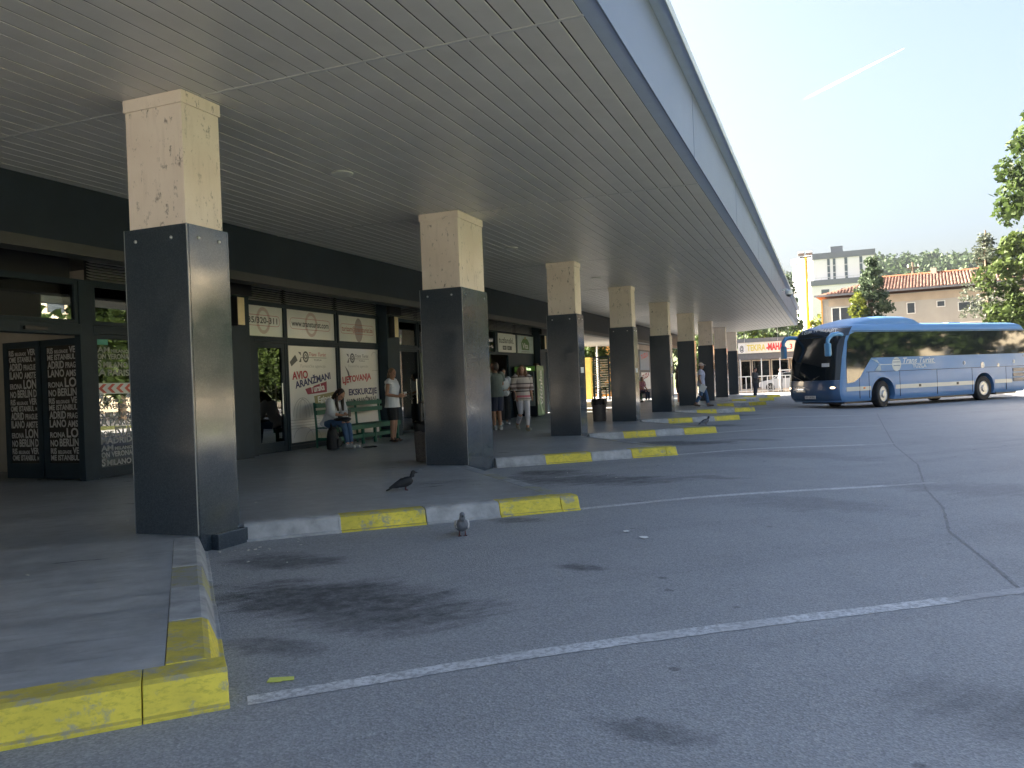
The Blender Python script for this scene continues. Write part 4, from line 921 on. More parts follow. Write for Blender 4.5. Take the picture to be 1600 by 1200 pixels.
# ------------------------------------------------------------------ people
SKIN = mat('skin', (.50, .27, .18), .55, var=.06); SKIN2 = mat('skin_tanned', (.36, .19, .12), .55, var=.06)
def lerp(a, b, t): return tuple(x + (y - x) * t for x, y in zip(a, b))
def bez(pts, t):   # point at fraction t along a polyline
    n = len(pts) - 1; s = min(n - 1e-6, max(0, t * n)); i = int(s); return lerp(pts[i], pts[i + 1], s - i)
def path(pts, t0, t1, n=7): return [bez(pts, t0 + (t1 - t0) * i / (n - 1)) for i in range(n)]
def rr(rs, t0, t1, n=7, add=0.0): return [float(np.interp(t0 + (t1 - t0) * i / (n - 1), np.linspace(0, 1, len(rs)), rs)) + add for i in range(n)]
LEGR = [.092, .084, .072, .056, .058, .048, .036]; ARMR = [.052, .048, .042, .037, .039, .033, .026]
def person(label, loc, rz, pose, skin=SKIN, clothes=(), hair=None, hcol=(.03, .018, .012), face=1, vox=.011, scale=1.0, group=None, extra=None):
    t = thing('person', label, 'person', loc, rz, group); t.scale = (scale,) * 3
    p = dict(pel=(0, 0, .93), wai=(0, 0, 1.08), che=(.01, 0, 1.27), sho=(0, 0, 1.41), nec=(.01, 0, 1.475), hed=(.025, 0, 1.585), hf=(1, 0, 0),
             hipL=(0, .085, .90), kneL=(.02, .09, .48), ankL=(-.02, .09, .08), toeL=(.15, .11, .03), hipR=(0, -.085, .90), kneR=(.02, -.09, .48), ankR=(-.02, -.09, .08), toeR=(.15, -.11, .03),
             shL=(0, .175, 1.40), elL=(-.03, .22, 1.13), wrL=(.03, .22, .89), shR=(0, -.175, 1.40), elR=(-.03, -.22, 1.13), wrR=(.03, -.22, .89), bw=1.0, lat=(0, 1, 0))
    p.update(pose); bw = p['bw']; lat = p['lat']
    tors = [p['pel'], lerp(p['pel'], p['wai'], .5), p['wai'], lerp(p['wai'], p['che'], .5), p['che'], lerp(p['che'], p['sho'], .6), p['sho']]
    tr = [(.165 * bw, .115 * bw), (.158 * bw, .112 * bw), (.135 * bw, .102 * bw), (.15 * bw, .115 * bw), (.165 * bw, .125 * bw), (.165 * bw, .105 * bw), (.13 * bw, .075)]
    legs = {s: [p['hip' + s], lerp(p['hip' + s], p['kne' + s], .5), p['kne' + s], lerp(p['kne' + s], p['ank' + s], .35), p['ank' + s]] for s in 'LR'}
    arms = {s: [p['sh' + s], lerp(p['sh' + s], p['el' + s], .5), p['el' + s], lerp(p['el' + s], p['wr' + s], .4), p['wr' + s]] for s in 'LR'}
    hf = Vector(p['hf']).normalized(); hl = Vector((0, 0, 1)).cross(hf).normalized(); hu = hf.cross(hl); H = Vector(p['hed'])
    def HP(f, l, u): return tuple(H + hf * f + hl * l + hu * u)
    HM = Matrix(((hf.x, hl.x, hu.x, H.x), (hf.y, hl.y, hu.y, H.y), (hf.z, hl.z, hu.z, H.z), (0, 0, 0, 1)))
    b = MB(); b.tube(tors, [(x * .94, y * .94) for x, y in tr], 14, lat=lat)
    b.tube([p['sho'], p['nec'], HP(-.015, 0, -.05)], [.062, .052, .05], 10)
    b.ell((0, 0, .015), (.098, .076, .105), 14, 10, HM); b.ell((.03, 0, -.055), (.062, .055, .06), 12, 8, HM)      # skull, jaw
    b.ell((.098, 0, -.012), (.016, .013, .026), 8, 6, HM); b.ell((.075, 0, .028), (.02, .055, .012), 8, 6, HM)   # nose, brow
    for s_ in (1, -1): b.ell((-.01, s_ * .078, -.005), (.02, .01, .03), 8, 6, HM)                                   # ears
    for s in 'LR':
        b.tube(path(legs[s], 0, 1, 9), rr([x * bw ** .5 for x in LEGR], 0, 1, 9), 10); b.tube(path(arms[s], 0, 1, 9), rr([x * bw ** .5 for x in ARMR], 0, 1, 9), 10)
        A, T_ = Vector(p['ank' + s]), Vector(p['toe' + s]); fd = (T_ - A); fd.z = 0; fd.normalize(); heel = A - fd * .045; heel.z = max(.035, A.z - .045)
        b.tube([tuple(heel), lerp(tuple(heel), tuple(T_), .55), tuple(T_)], [.036, .038, .024], 8)
        # hand: palm, four fingers and a thumb off its side
        W, E_ = Vector(p['wr' + s]), Vector(p['el' + s]); hd_ = Vector(p.get('hd' + s, tuple(W - E_))).normalized(); sd_ = Vector(p.get('hs' + s, (1, 0, 0))); sd_ = (sd_ - hd_ * sd_.dot(hd_)).normalized(); nn = hd_.cross(sd_); curl = p.get('curl' + s, .35); cs = p.get('cs' + s, 1 if s == 'L' else -1)
        b.tube([tuple(W), tuple(W + hd_ * .04), tuple(W + hd_ * .085)], [(.026, .016), (.038, .016), (.036, .014)], 8, lat=tuple(sd_))
        for i, ln in enumerate((.070, .080, .075, .058)):
            r0 = W + hd_ * .08 + sd_ * (.028 - .019 * i); m1 = r0 + hd_ * ln * .5 + nn * (cs * curl * ln * .25); m2 = m1 + hd_ * ln * .5 * (1 - curl * .5) + nn * (cs * curl * ln * .6)
            b.tube([tuple(r0), tuple(m1), tuple(m2)], [.0095, .009, .008], 6)
        r0 = W + hd_ * .025 + sd_ * .028; b.tube([tuple(r0), tuple(r0 + hd_ * .03 + sd_ * .028 + nn * cs * .008), tuple(r0 + hd_ * .058 + sd_ * .032 + nn * cs * .02)], [.013, .0105, .009], 6)
    link('body', remeshed(b, vox, 3), skin, t)
    b = MB()
    for s_ in (1, -1): b.ell((.083, s_ * .031, .012), (.012, .014, .008), 8, 6, HM)
    b.build('eyes', BLACK, t, True)
    b = MB(); b.ell((.083, 0, -.058), (.013, .024, .006), 8, 6, HM); b.build('lips', mat('lips', (.36, .13, .11), .5), t, True)
    for nm_, kind, m_, a in clothes:
        b = MB(); ad = a.get('add', .012)
        if kind == 'top':
            i0 = a.get('from', 0); lo = a.get('hem', 0.0)
            T2 = [tuple(Vector(p['pel']) + (Vector(p['pel']) - Vector(p['wai'])).normalized() * lo)] + tors if lo else tors
            R2 = [(tr[0][0] + a.get('flare', .01), tr[0][1] + a.get('flare', .01))] + tr if lo else tr
            b.tube(T2, [(x + ad, y + ad) for x, y in R2], 16, lat=lat); b.ell(tuple(Vector(p['sho']) + Vector((0, 0, .0))), (.07, .09, .045))
            for s in 'LR':
                e = a.get('sleeve', .3)
                if e: b.tube(path(arms[s], 0, e, 7), rr(ARMR, 0, e, 7, ad + a.get('loose', .006)), 10)
                b.ell(p['sh' + s], (.062 + ad * .5,) * 3)
        elif kind == 'legs':
            e = a.get('to', .95)
            b.tube([tors[0], tors[1]], [(tr[0][0] + ad, tr[0][1] + ad), (tr[1][0] + ad * .7, tr[1][1] + ad * .7)], 16, lat=lat)
            b.ell(tuple((Vector(p['hipL']) + Vector(p['hipR'])) / 2), (.12 * bw, .15 * bw, .10))
            for s in 'LR':
                R2 = rr([x * bw ** .5 for x in LEGR], 0, e, 8, ad); k = a.get('wide', 0); R2 = [r + k * i / 7 for i, r in enumerate(R2)]
                b.tube(path(legs[s], 0, e, 8), R2, 12)
        elif kind == 'shoes':
            for s in 'LR':
                A, T_ = Vector(p['ank' + s]), Vector(p['toe' + s]); fd = (T_ - A); fd.z = 0; fd.normalize(); heel = A - fd * .05; heel.z = max(.038, A.z - .042); tp = Vector((T_.x, T_.y, T_.z + .008)) + fd * .02
                b.tube([tuple(heel), lerp(tuple(heel), tuple(tp), .5), tuple(tp)], [(.044, .046), (.047, .044), (.036, .030)], 10); b.tube([tuple(A + Vector((0, 0, .03))), tuple(heel)], [.044, .046], 10)
        elif kind == 'sandals':
            for s in 'LR':
                A, T_ = Vector(p['ank' + s]), Vector(p['toe' + s]); fd = (T_ - A); fd.z = 0; fd.normalize(); sx_ = Vector((-fd.y, fd.x, 0)); heel = A - fd * .06
                z0 = min(A.z - .06, T_.z - .01); z0 = max(0.0, z0)
                q = [heel + sx_ * .035, heel - sx_ * .035, T_ + fd * .02 - sx_ * .04, T_ + fd * .02 + sx_ * .04]; b.prism([(v.x, v.y) for v in q][::-1], 'z', z0, z0 + .022)
                for f_ in (.35, .8):
                    c_ = heel.lerp(T_, f_); b.tube([tuple(Vector((c_.x, c_.y, z0 + .01)) + sx_ * .048), tuple(Vector((c_.x, c_.y, c_.z * .5 + .055)) + sx_ * .02), tuple(Vector((c_.x, c_.y, c_.z * .5 + .055)) - sx_ * .02), tuple(Vector((c_.x, c_.y, z0 + .01)) - sx_ * .048)], .012, 6)
        if kind in ('top', 'legs', 'shoes'): link(nm_, remeshed(b, vox, 2), m_, t)
        else: b.build(nm_, m_, t, True)
    if hair:
        b = MB()
        if hair != 'cap':
            b.ell((-.018, 0, .035), (.102, .084, .098), 14, 10, HM); b.ell((-.05, 0, -.01), (.07, .082, .09), 12, 8, HM)
        if hair == 'long':
            for s_ in (1, -1): b.tube([HP(.02, s_ * .072, .05), HP(.012, s_ * .088, -.06), tuple(Vector(HP(.03, s_ * .085, -.14)) + Vector((.03, 0, -.06))), tuple(Vector(HP(.02, s_ * .07, -.14)) + Vector((.06, 0, -.22)))], [.03, .034, .036, .022], 8)
            b.tube([HP(-.08, 0, .03), HP(-.10, 0, -.10), tuple(Vector(HP(-.08, 0, -.2)) + Vector((-.02, 0, -.10))), tuple(Vector(HP(-.08, 0, -.2)) + Vector((-.03, 0, -.26)))], [(.07, .05), (.095, .045), (.10, .04), (.05, .03)], 10, lat=tuple(hl))
        elif hair == 'bob':
            for s_ in (1, -1): b.tube([HP(.01, s_ * .07, .05), HP(-.005, s_ * .088, -.03), HP(-.01, s_ * .082, -.10)], [.03, .036, .026], 8)
            b.tube([HP(-.07, 0, .03), HP(-.09, 0, -.05), HP(-.085, 0, -.12)], [(.08, .05), (.09, .05), (.075, .035)], 10, lat=tuple(hl))
        elif hair == 'tied':
            b.ell((-.115, 0, -.02), (.045, .045, .05), 10, 8, HM); b.tube([HP(-.12, 0, -.03), HP(-.14, 0, -.09), HP(-.12, 0, -.15)], [.035, .035, .015], 8)
        elif hair == 'wavy':
            for s_ in (1, -1): b.tube([HP(.0, s_ * .07, .06), HP(.01, s_ * .098, -.02), HP(.015, s_ * .105, -.10), HP(.02, s_ * .09, -.17)], [.032, .04, .042, .025], 8)
            b.tube([HP(-.07, 0, .03), HP(-.10, 0, -.06), HP(-.09, 0, -.16)], [(.08, .05), (.10, .05), (.09, .035)], 10, lat=tuple(hl))
        if hair == 'cap':
            b.ell((-.008, 0, .05), (.112, .088, .088), 14, 10, HM); b.tube([HP(.06, 0, .055), HP(.12, 0, .05), HP(.175, 0, .035)], [(.075, .012), (.075, .01), (.055, .008)], 10, lat=tuple(hl))
            link('cap', remeshed(b, .008, 1), mat('cap_beige', (.55, .46, .42), .8), t)
            b = MB(); b.ell((-.045, 0, -.01), (.066, .08, .05), 12, 8, HM); link('hair', remeshed(b, .010, 1), mat('hair_%d' % int(hcol[0] * 1000), hcol, .6, var=.3, vs=40), t)
        else: link('hair', remeshed(b, .010, 2), mat('hair_%d' % int(hcol[0] * 1000), hcol, .55, var=.35, vs=40, bmp=.4, bs=90), t)
    if extra: extra(t, p)
    return t
SHIRTW = mat('white_cotton', (.66, .68, .72), .85, var=.05, bmp=.3, bs=12); JEAN = mat('blue_denim', (.055, .115, .22), .85, var=.2, vs=14, bmp=.3, bs=20); BLKC = mat('black_cloth', (.012, .013, .016), .85, bmp=.3, bs=14)
SNK = mat('pale_sneaker', (.52, .52, .50), .6, var=.25, vs=25); NAVYC = mat('navy_cloth', (.022, .030, .060), .85, bmp=.3, bs=14)
STRIPE, st_, sb_, so_ = nodes_of('striped_knit')
_z = N(st_, 'ShaderNodeSeparateXYZ'); L(st_, objco(st_), _z.inputs[0])
_r = N(st_, 'ShaderNodeValToRGB'); _r.color_ramp.interpolation = 'CONSTANT'
_mr = N(st_, 'ShaderNodeMapRange'); L(st_, _z.outputs[2], _mr.inputs[0]); _mr.inputs[1].default_value = .78; _mr.inputs[2].default_value = 1.48
L(st_, _mr.outputs[0], _r.inputs[0]); _e = _r.color_ramp.elements
_seq = [(0, (.50, .47, .42)), (.07, (.16, .12, .11)), (.095, (.50, .46, .42)), (.13, (.52, .16, .20)), (.21, (.55, .50, .46)), (.34, (.03, .025, .025)), (.38, (.46, .42, .40)), (.43, (.18, .13, .12)), (.52, (.56, .46, .44)), (.62, (.05, .03, .035)), (.655, (.58, .52, .48)), (.80, (.60, .55, .50)), (.87, (.08, .06, .06)), (.91, (.58, .52, .48))]
while len(_e) < len(_seq): _e.new(.5)
for i, (q, c_) in enumerate(_seq): _e[i].position = q; _e[i].color = (*c_, 1)
L(st_, _r.outputs[0], sb_.inputs['Base Color']); sb_.inputs['Roughness'].default_value = .9
def add_phone(hand, off=(0, 0, 0), m_=BLACK, size=(.008, .036, .075)):
    def f(t, p):
        W = Vector(p['wr' + hand]) + Vector(off); b = MB(); b.box(tuple(W - Vector(size)), tuple(W + Vector(size))); b.build('phone', m_, t, bev=.004)
    return f
# seated girl reading her phone, facing the road
person('young long haired woman in white shirt sitting on the green bench with a phone', (-4.72, 8.98, 0), rad(-8), dict(
    pel=(-.02, 0, .56), wai=(.06, 0, .72), che=(.14, 0, .89), sho=(.20, 0, 1.01), nec=(.25, 0, 1.06), hed=(.33, 0, 1.135), hf=(.80, -.05, -.60),
    hipL=(.0, .085, .53), kneL=(.44, .09, .52), ankL=(.50, .10, .085), toeL=(.68, .12, .035), hipR=(.0, -.085, .53), kneR=(.46, -.08, .52), ankR=(.56, -.09, .085), toeR=(.74, -.10, .035),
    shL=(.18, .165, 1.0), elL=(.24, .21, .74), wrL=(.42, .07, .70), shR=(.18, -.165, 1.0), elR=(.25, -.21, .74), wrR=(.43, -.06, .70), bw=.86, hdL=(.8, -.3, .1), hdR=(.8, .3, .1)),
    clothes=(('trousers', 'legs', JEAN, dict(to=.96, add=.012)), ('shirt', 'top', SHIRTW, dict(sleeve=.72, add=.03, loose=.018, hem=.08, flare=.03)), ('shoes', 'shoes', SNK, {})), hair='long', hcol=(.030, .017, .012), vox=.010, extra=add_phone('R', (.14, .05, .04)))
t = thing('handbag', 'soft black bag lying on the lap of the seated young woman', 'bag', (-4.40, 8.97, .60))
b = MB(); b.ell((0, 0, 0), (.19, .17, .055), 16, 10); b.ell((.05, .04, .01), (.14, .12, .05)); link('bag_body', remeshed(b, .012, 2), mat('bag_black', (.012, .012, .018), .6, bmp=.4, bs=10), t)
b = MB(); b.tube([(-.12, .15, .02), (-.02, .2, -.02), (.1, .16, .01)], .010, 6); b.build('strap', BLACK, t, True)
t = thing('backpack', 'black backpack standing on the floor beside the seated young woman', 'backpack', (-4.36, 8.55, 0), rad(20))
b = MB(); b.tube([(0, 0, .02), (0, 0, .12), (0, 0, .30), (-.01, 0, .42), (-.02, 0, .47)], [(.17, .12), (.18, .135), (.165, .12), (.12, .09), (.05, .05)], 14, lat=(0, 1, 0)); link('pack_body', remeshed(b, .012, 2), mat('pack_black', (.014, .015, .018), .75, bmp=.4, bs=12), t)
b = MB(); b.box((.11, -.12, .06), (.155, .12, .24)); b.build('front_pocket', mat('pack_black', (.014, .015, .018), .75), t, bev=.03)
b = MB(); b.tube([(-.02, -.05, .46), (-.03, 0, .55), (-.02, .05, .46)], .012, 6); b.tube([(.0, .12, .40), (.06, .17, .50), (.12, .14, .36)], .012, 6); b.build('strap', BLACK, t, True)
t = thing('jacket', 'small flat dark item on the platform floor by the bench', 'cloth', (-3.86, 9.1, 0))  # small flat dark shape lying on the floor
b = MB(); b.ell((0, 0, .012), (.12, .15, .02)); b.ell((.06, .08, .015), (.1, .09, .022)); link('flat_shape', remeshed(b, .01, 2), mat('dark_grey_item', (.03, .033, .036), .9), t)
# standing woman with cup
def cup(t, p):
    W = Vector(p['wrL']) + Vector((.085, -.015, .02)); b = MB(); b.lathe([(.026, -.045), (.034, .055), (.031, .055), (.024, -.04)], 14, tuple(W)); b.build('paper_cup', WHITE, t, True)
person('blond woman in white sleeveless top and black shorts standing by the bench end', (-4.12, 10.62, 0), rad(8), dict(
    pel=(0, 0, .90), bw=1.16, hf=(.90, -.42, -.06), elL=(-.05, .235, 1.10), wrL=(.20, .12, 1.07), elR=(-.04, -.235, 1.10), wrR=(.20, -.10, 1.05), hdL=(.9, -.3, .1), hdR=(.9, .3, .1), hsL=(0, 0, 1), hsR=(0, 0, 1),
    kneL=(.01, .10, .48), ankL=(-.03, .10, .09), kneR=(.03, -.10, .48), ankR=(.0, -.09, .09)), skin=SKIN2,
    clothes=(('shorts', 'legs', BLKC, dict(to=.47, add=.02, wide=.012)), ('top', 'top', SHIRTW, dict(sleeve=.10, add=.024, loose=.02, hem=.10, flare=.02)), ('sandals', 'sandals', BLACK, {})), hair='tied', hcol=(.17, .105, .06), vox=.010, scale=.985, extra=cup)
# the three by the kiosk
person('tall man in grey green shirt and navy shorts half behind the second column', (-3.10, 14.35, 0), rad(150), dict(
    hf=(.9, .35, 0), elL=(.12, .33, 1.36), wrL=(.06, .13, 1.56), hdL=(-.2, -.5, .8), elR=(.05, -.26, 1.15), wrR=(.20, -.15, 1.10), bw=1.1), skin=SKIN2,
    clothes=(('shorts', 'legs', NAVYC, dict(to=.50, add=.03, wide=.02)), ('shirt', 'top', mat('grey_green_cotton', (.13, .165, .16), .9, bmp=.3, bs=12), dict(sleeve=.34, add=.03, loose=.02, hem=.10)), ('shoes', 'shoes', SNK, {})), hair='short', hcol=(.035, .022, .016), scale=1.06)
def handbag_white(t, p):
    b = MB(); b.ell((.20, .02, .98), (.07, .13, .12)); b.tube([(.12, .1, 1.05), (.05, .12, 1.3), (0, .1, 1.42)], .012, 6); link('folded_jacket', remeshed(b, .012, 2), mat('white_black_print', (.58, .58, .60), .8, var=.5, vs=16), t)
person('dark haired woman in white blouse and wide black trousers behind the striped blouse woman', (-3.92, 16.9, 0), rad(-50), dict(
    hf=(.95, .2, -.1), elL=(.0, .23, 1.13), wrL=(.20, .10, 1.05), elR=(.0, -.23, 1.13), wrR=(.20, -.08, 1.05), hdL=(.8, -.5, 0), hdR=(.8, .5, 0)),
    clothes=(('trousers', 'legs', BLKC, dict(to=.93, add=.03, wide=.055)), ('blouse', 'top', SHIRTW, dict(sleeve=.55, add=.022, loose=.02, hem=.06)), ('shoes', 'shoes', WHITE, {})), hair='bob', hcol=(.016, .011, .010), scale=.985, extra=handbag_white)
person('woman in striped blouse and white trousers walking towards the road', (-2.12, 13.75, 0), rad(-52), dict(
    pel=(0, 0, .91), hf=(.9, -.35, -.05), hipL=(0, .085, .89), kneL=(.14, .075, .50), ankL=(.16, .06, .09), toeL=(.33, .07, .045), hipR=(0, -.085, .89), kneR=(.06, -.08, .48), ankR=(-.24, -.09, .17), toeR=(-.11, -.10, .045),
    elL=(-.08, .25, 1.13), wrL=(-.04, .27, .90), elR=(.0, -.25, 1.12), wrR=(.12, -.22, .90), bw=1.10),
    clothes=(('trousers', 'legs', mat('white_trousers', (.60, .58, .62), .85, var=.06, bmp=.3, bs=14), dict(to=.94, add=.012)), ('blouse', 'top', STRIPE, dict(sleeve=.74, add=.028, loose=.024, hem=.12, flare=.03)), ('shoes', 'shoes', mat('beige_sneaker', (.46, .42, .34), .6), {})), hair='wavy', hcol=(.20, .11, .06), scale=.985, vox=.010)
t = thing('shoulder_bag', 'dark shoulder bag hanging at the side of the woman in striped blouse', 'bag', (-2.12, 13.75, 0), rad(-52)); t.scale = (.985,) * 3
b = MB(); b.ell((.10, -.27, .92), (.12, .05, .12)); b.tube([(.1, -.27, 1.0), (.06, -.22, 1.25), (.0, -.12, 1.46)], .012, 6); link('bag_body', remeshed(b, .012, 2), mat('bag_brown', (.05, .03, .025), .6), t)
# man in a cap carrying a paper
def paper(t, p):
    b = MB(); b.box((-.03, .02, -.16), (.02, .03, .16), Matrix.Translation(Vector(p['wrR']) + Vector((.05, -.04, -.16))) @ Matrix.Rotation(.5, 4, 'Y')); b.box((-.13, .0, -.15), (.12, .015, .12), Matrix.Translation(Vector(p['wrR']) + Vector((.05, -.04, -.16))) @ Matrix.Rotation(.5, 4, 'Y')); b.build('newspaper', PAPER, t)
person('man in beige cap, pale shirt and jeans walking with a newspaper under the far columns', (.50, 26.95, 0), rad(5), dict(
    hf=(1, 0, 0), hipL=(0, .085, .90), kneL=(.16, .085, .50), ankL=(.24, .08, .09), toeL=(.42, .09, .04), hipR=(0, -.085, .90), kneR=(-.02, -.08, .48), ankR=(-.24, -.085, .14), toeR=(-.08, -.09, .04),
    elL=(-.06, .23, 1.13), wrL=(.04, .22, .90), elR=(-.06, -.23, 1.13), wrR=(.02, -.23, .90)), skin=SKIN2,
    clothes=(('jeans', 'legs', JEAN, dict(to=.94, add=.02)), ('shirt', 'top', mat('lilac_cotton', (.52, .53, .66), .85), dict(sleeve=.3, add=.03, loose=.02, hem=.12)), ('shoes', 'shoes', mat('brown_shoe', (.10, .07, .05), .6), {})), hair='cap', hcol=(.05, .04, .035), scale=1.02, vox=.013, extra=paper)
person('man in dark jacket and dark jeans standing alone near the end of the road', (1.30, 42.6, -.15), rad(-12), dict(hf=(1, .1, -.1), elL=(.02, .24, 1.12), wrL=(.20, .10, 1.10), elR=(.0, -.24, 1.12), wrR=(.20, -.08, 1.08), bw=1.12),
    clothes=(('jeans', 'legs', mat('dark_denim', (.025, .032, .055), .85), dict(to=.95, add=.025)), ('jacket', 'top', mat('dark_jacket', (.05, .055, .065), .8), dict(sleeve=.92, add=.035, loose=.02, hem=.08)), ('shoes', 'shoes', BLACK, {})), hair='short', hcol=(.02, .015, .012), scale=1.02, vox=.014)
sitp = dict(pel=(0, 0, .56), wai=(.0, 0, .72), che=(.03, 0, .90), sho=(.03, 0, 1.03), nec=(.05, 0, 1.09), hed=(.08, 0, 1.19), hipL=(.0, .085, .53), kneL=(.42, .10, .50), ankL=(.42, .10, .085), toeL=(.60, .12, .035), hipR=(.0, -.085, .53), kneR=(.42, -.10, .50), ankR=(.44, -.10, .085), toeR=(.62, -.12, .035), shL=(.03, .17, 1.02), elL=(.08, .22, .78), wrL=(.28, .12, .66), shR=(.03, -.17, 1.02), elR=(.08, -.22, .78), wrR=(.28, -.12, .66))
person('person in bright red top sitting beyond the fourth column', (-4.25, 35.6, 0), rad(-30), sitp, clothes=(('trousers', 'legs', BLKC, dict(to=.95)), ('top', 'top', mat('red_cotton', (.42, .03, .045), .85), dict(sleeve=.4, add=.03)), ('shoes', 'shoes', BLACK, {})), hair='bob', hcol=(.03, .02, .015), vox=.014)
person('person in floral red and white blouse sitting beyond the fourth column', (-4.0, 36.6, 0), rad(-30), sitp, clothes=(('trousers', 'legs', NAVYC, dict(to=.95)), ('top', 'top', mat('floral_cotton', (.45, .20, .24), .85, var=.8, vs=14), dict(sleeve=.4, add=.03)), ('shoes', 'shoes', WHITE, {})), hair='bob', hcol=(.05, .03, .02), vox=.014)
bn = thing('bench', 'dark bench under the two seated people beyond the fourth column', 'bench', (-4.35, 36.1, 0), rad(-30))
b = MB(); b.box((-.2, -1.0, .40), (.2, 1.0, .445)); b.build('seat', GRN, bn, bev=.006)
for y in (-.85, .85):
    for x in (-.15, .15):
        b = MB(); b.box((x - .03, y - .03, 0), (x + .03, y + .03, .40)); b.build('leg', GRN, bn)
person('person in black top and dark skirt standing between the fifth and sixth columns', (-.97, 30.4, 0), rad(30), dict(), clothes=(('skirt', 'legs', BLKC, dict(to=.45, add=.03)), ('top', 'top', mat('black_knit', (.02, .02, .024), .85), dict(sleeve=.5, add=.02)), ('shoes', 'shoes', WHITE, {})), hair='bob', hcol=(.02, .014, .012), vox=.014)
person('person in grey clothes standing behind the white railing by the car', (2.0, 57.2, -.13), rad(170), dict(), clothes=(('trousers', 'legs', mat('grey_trousers', (.14, .15, .17), .85), dict(to=.95, add=.02)), ('top', 'top', mat('grey_top', (.20, .22, .25), .85), dict(sleeve=.6, add=.03)), ('shoes', 'shoes', BLACK, {})), hair='short', hcol=(.03, .025, .02), vox=.016)

# ------------------------------------------------------------------ pigeons
PIG = mat('pigeon_dark', (.018, .019, .022), .7, var=.35, vs=22); PIGL = mat('pigeon_grey', (.16, .17, .19), .7, var=.3, vs=20); PIGW = mat('pigeon_white', (.55, .55, .55), .7); PINK = mat('pigeon_leg', (.14, .05, .045), .6)
def pigeon(label, loc, rz, m_, wing, tilt=.0):
    t = thing('pigeon', label, 'pigeon', (loc[0], loc[1], loc[2] - .034), rz, 'pigeons at the bus bays')
    b = MB(); b.tube([(-.12, 0, .095), (-.06, 0, .115), (.01, 0, .135), (.055, 0, .15), (.085, 0, .165)], [(.03, .022), (.055, .048), (.066, .06), (.055, .052), (.03, .03)], 12, lat=(0, 1, 0))
    b.tube([(.06, 0, .155), (.085, 0, .20), (.095, 0, .235)], [.042, .030, .024], 10); b.ell((.102, 0, .243), (.031, .025, .026))
    b.tube([(-.10, 0, .10), (-.17, 0, .072), (-.23, 0, .045)], [(.032, .018), (.03, .010), (.034, .006)], 8, lat=(0, 1, 0))
    link('body', remeshed(b, .007, 2), m_, t)
    for s_ in (1, -1):
        b = MB(); b.tube([(.05, s_ * .048, .15), (-.03, s_ * .058, .135), (-.11, s_ * .042, .10), (-.19, s_ * .018, .075)], [(.035, .010), (.042, .012), (.03, .008), (.006, .004)], 8, lat=(0, 0, 1)); b.build('wing', wing, t, True)
        b = MB(); b.tube([(.0, s_ * .025, .10), (.005, s_ * .026, .065), (.0, s_ * .026, .041)], .006, 6)
        for a in (-.5, 0, .5): b.tube([(0, s_ * .026, .040), (.03 * math.cos(a), s_ * .026 + .03 * math.sin(a), .039)], .004, 5)
        b.build('leg', PINK, t, True)
    b = MB(); b.tube([(.125, 0, .240), (.155, 0, .232)], [.008, .003], 6); b.build('beak', BLACK, t, True)
pigeon('dark pigeon standing on the platform between the first two columns', (.42, 2.93, .0), rad(38), PIG, PIG)
pigeon('grey and white pigeon standing on the asphalt just below the striped kerb', (1.99, 1.14, -.15), rad(-62), PIGL, PIGW)
pigeon('dark pigeon on the asphalt farther off, beside a yellow kerb end', (1.9, 17.7, -.15), rad(38), PIG, PIGL)

# ------------------------------------------------------------------ litter on the asphalt and floor
def scrap(x, y, z, s, m_, label, name='paper_scrap', group='paper scraps on the ground'):
    b = MB(); n = 6; vs = [(s * random.uniform(.6, 1.1) * math.cos(2 * PI * i / n), s * .7 * random.uniform(.5, 1.1) * math.sin(2 * PI * i / n), random.uniform(.003, .02)) for i in range(n)] + [(0, 0, .022)]
    b.add(vs, [(i, (i + 1) % n, n) for i in range(n)]); o = b.build(name, m_); o.location = (x, y, z); tag(o, label, 'litter', group)
yl = MB(); yl.prism([(-.06, -.025), (.0, -.03), (.012, -.02), (.065, -.02), (.06, .02), (.01, .025), (-.055, .03)], 'z', .004, .008); o = yl.build('paper_slip', mat('yellow_slip', (.68, .72, .16), .6)); o.location = (2.66, -2.36, -.15); o.rotation_euler = (0, 0, .5); tag(o, 'small lime yellow paper slip beside the start of the nearest white line', 'litter')
scrap(3.62, 1.31, -.155, .05, WHITE, 'larger white scrap of two on the open asphalt right of the front pigeon'); scrap(3.42, 1.54, -.15, .035, WHITE, 'smaller white scrap of two on the open asphalt right of the front pigeon')
ls = MB()
for i in range(48):
    q = random.random()
    if q < .45: x, y = random.uniform(.15, 1.2), random.uniform(-.55, .45) + 0.0; x, y = .1 + abs(random.gauss(0, .35)), random.gauss(.0, .35)
    elif q < .7: x, y = random.uniform(.3, 3.5), 5.665 + random.gauss(.2, .6)
    else: x, y = random.uniform(.6, 6), random.uniform(-2.5, 9)
    z = -.15 if x < 3.4 else zr_s(x)
    if x < 2.6 and not (-.4 < (y - 0.5 - .82 * x) or y < .1): pass
    s = random.uniform(.004, .010); a = random.uniform(0, PI)
    ls.box((-s * 1.6, -s * .6, 0), (s * 1.6, s * .6, s * .6), Matrix.Translation((x, y, z)) @ Matrix.Rotation(a, 4, 'Z'))
tag(ls.build('litter', mat('butt_white', (.6, .58, .52), .7)), kind='stuff')
ls = MB()
for i in range(26):
    x, y = random.uniform(-4, 1.6), random.uniform(-4.2, 16); s = random.uniform(.004, .010); a = random.uniform(0, PI)
    if x > 0: x = -x
    ls.box((-s * 1.6, -s * .6, 0), (s * 1.6, s * .6, s * .5), Matrix.Translation((x, y, 0)) @ Matrix.Rotation(a, 4, 'Z'))
tag(ls.build('platform_litter', mat('butt_white', (.6, .58, .52), .7)), kind='stuff')

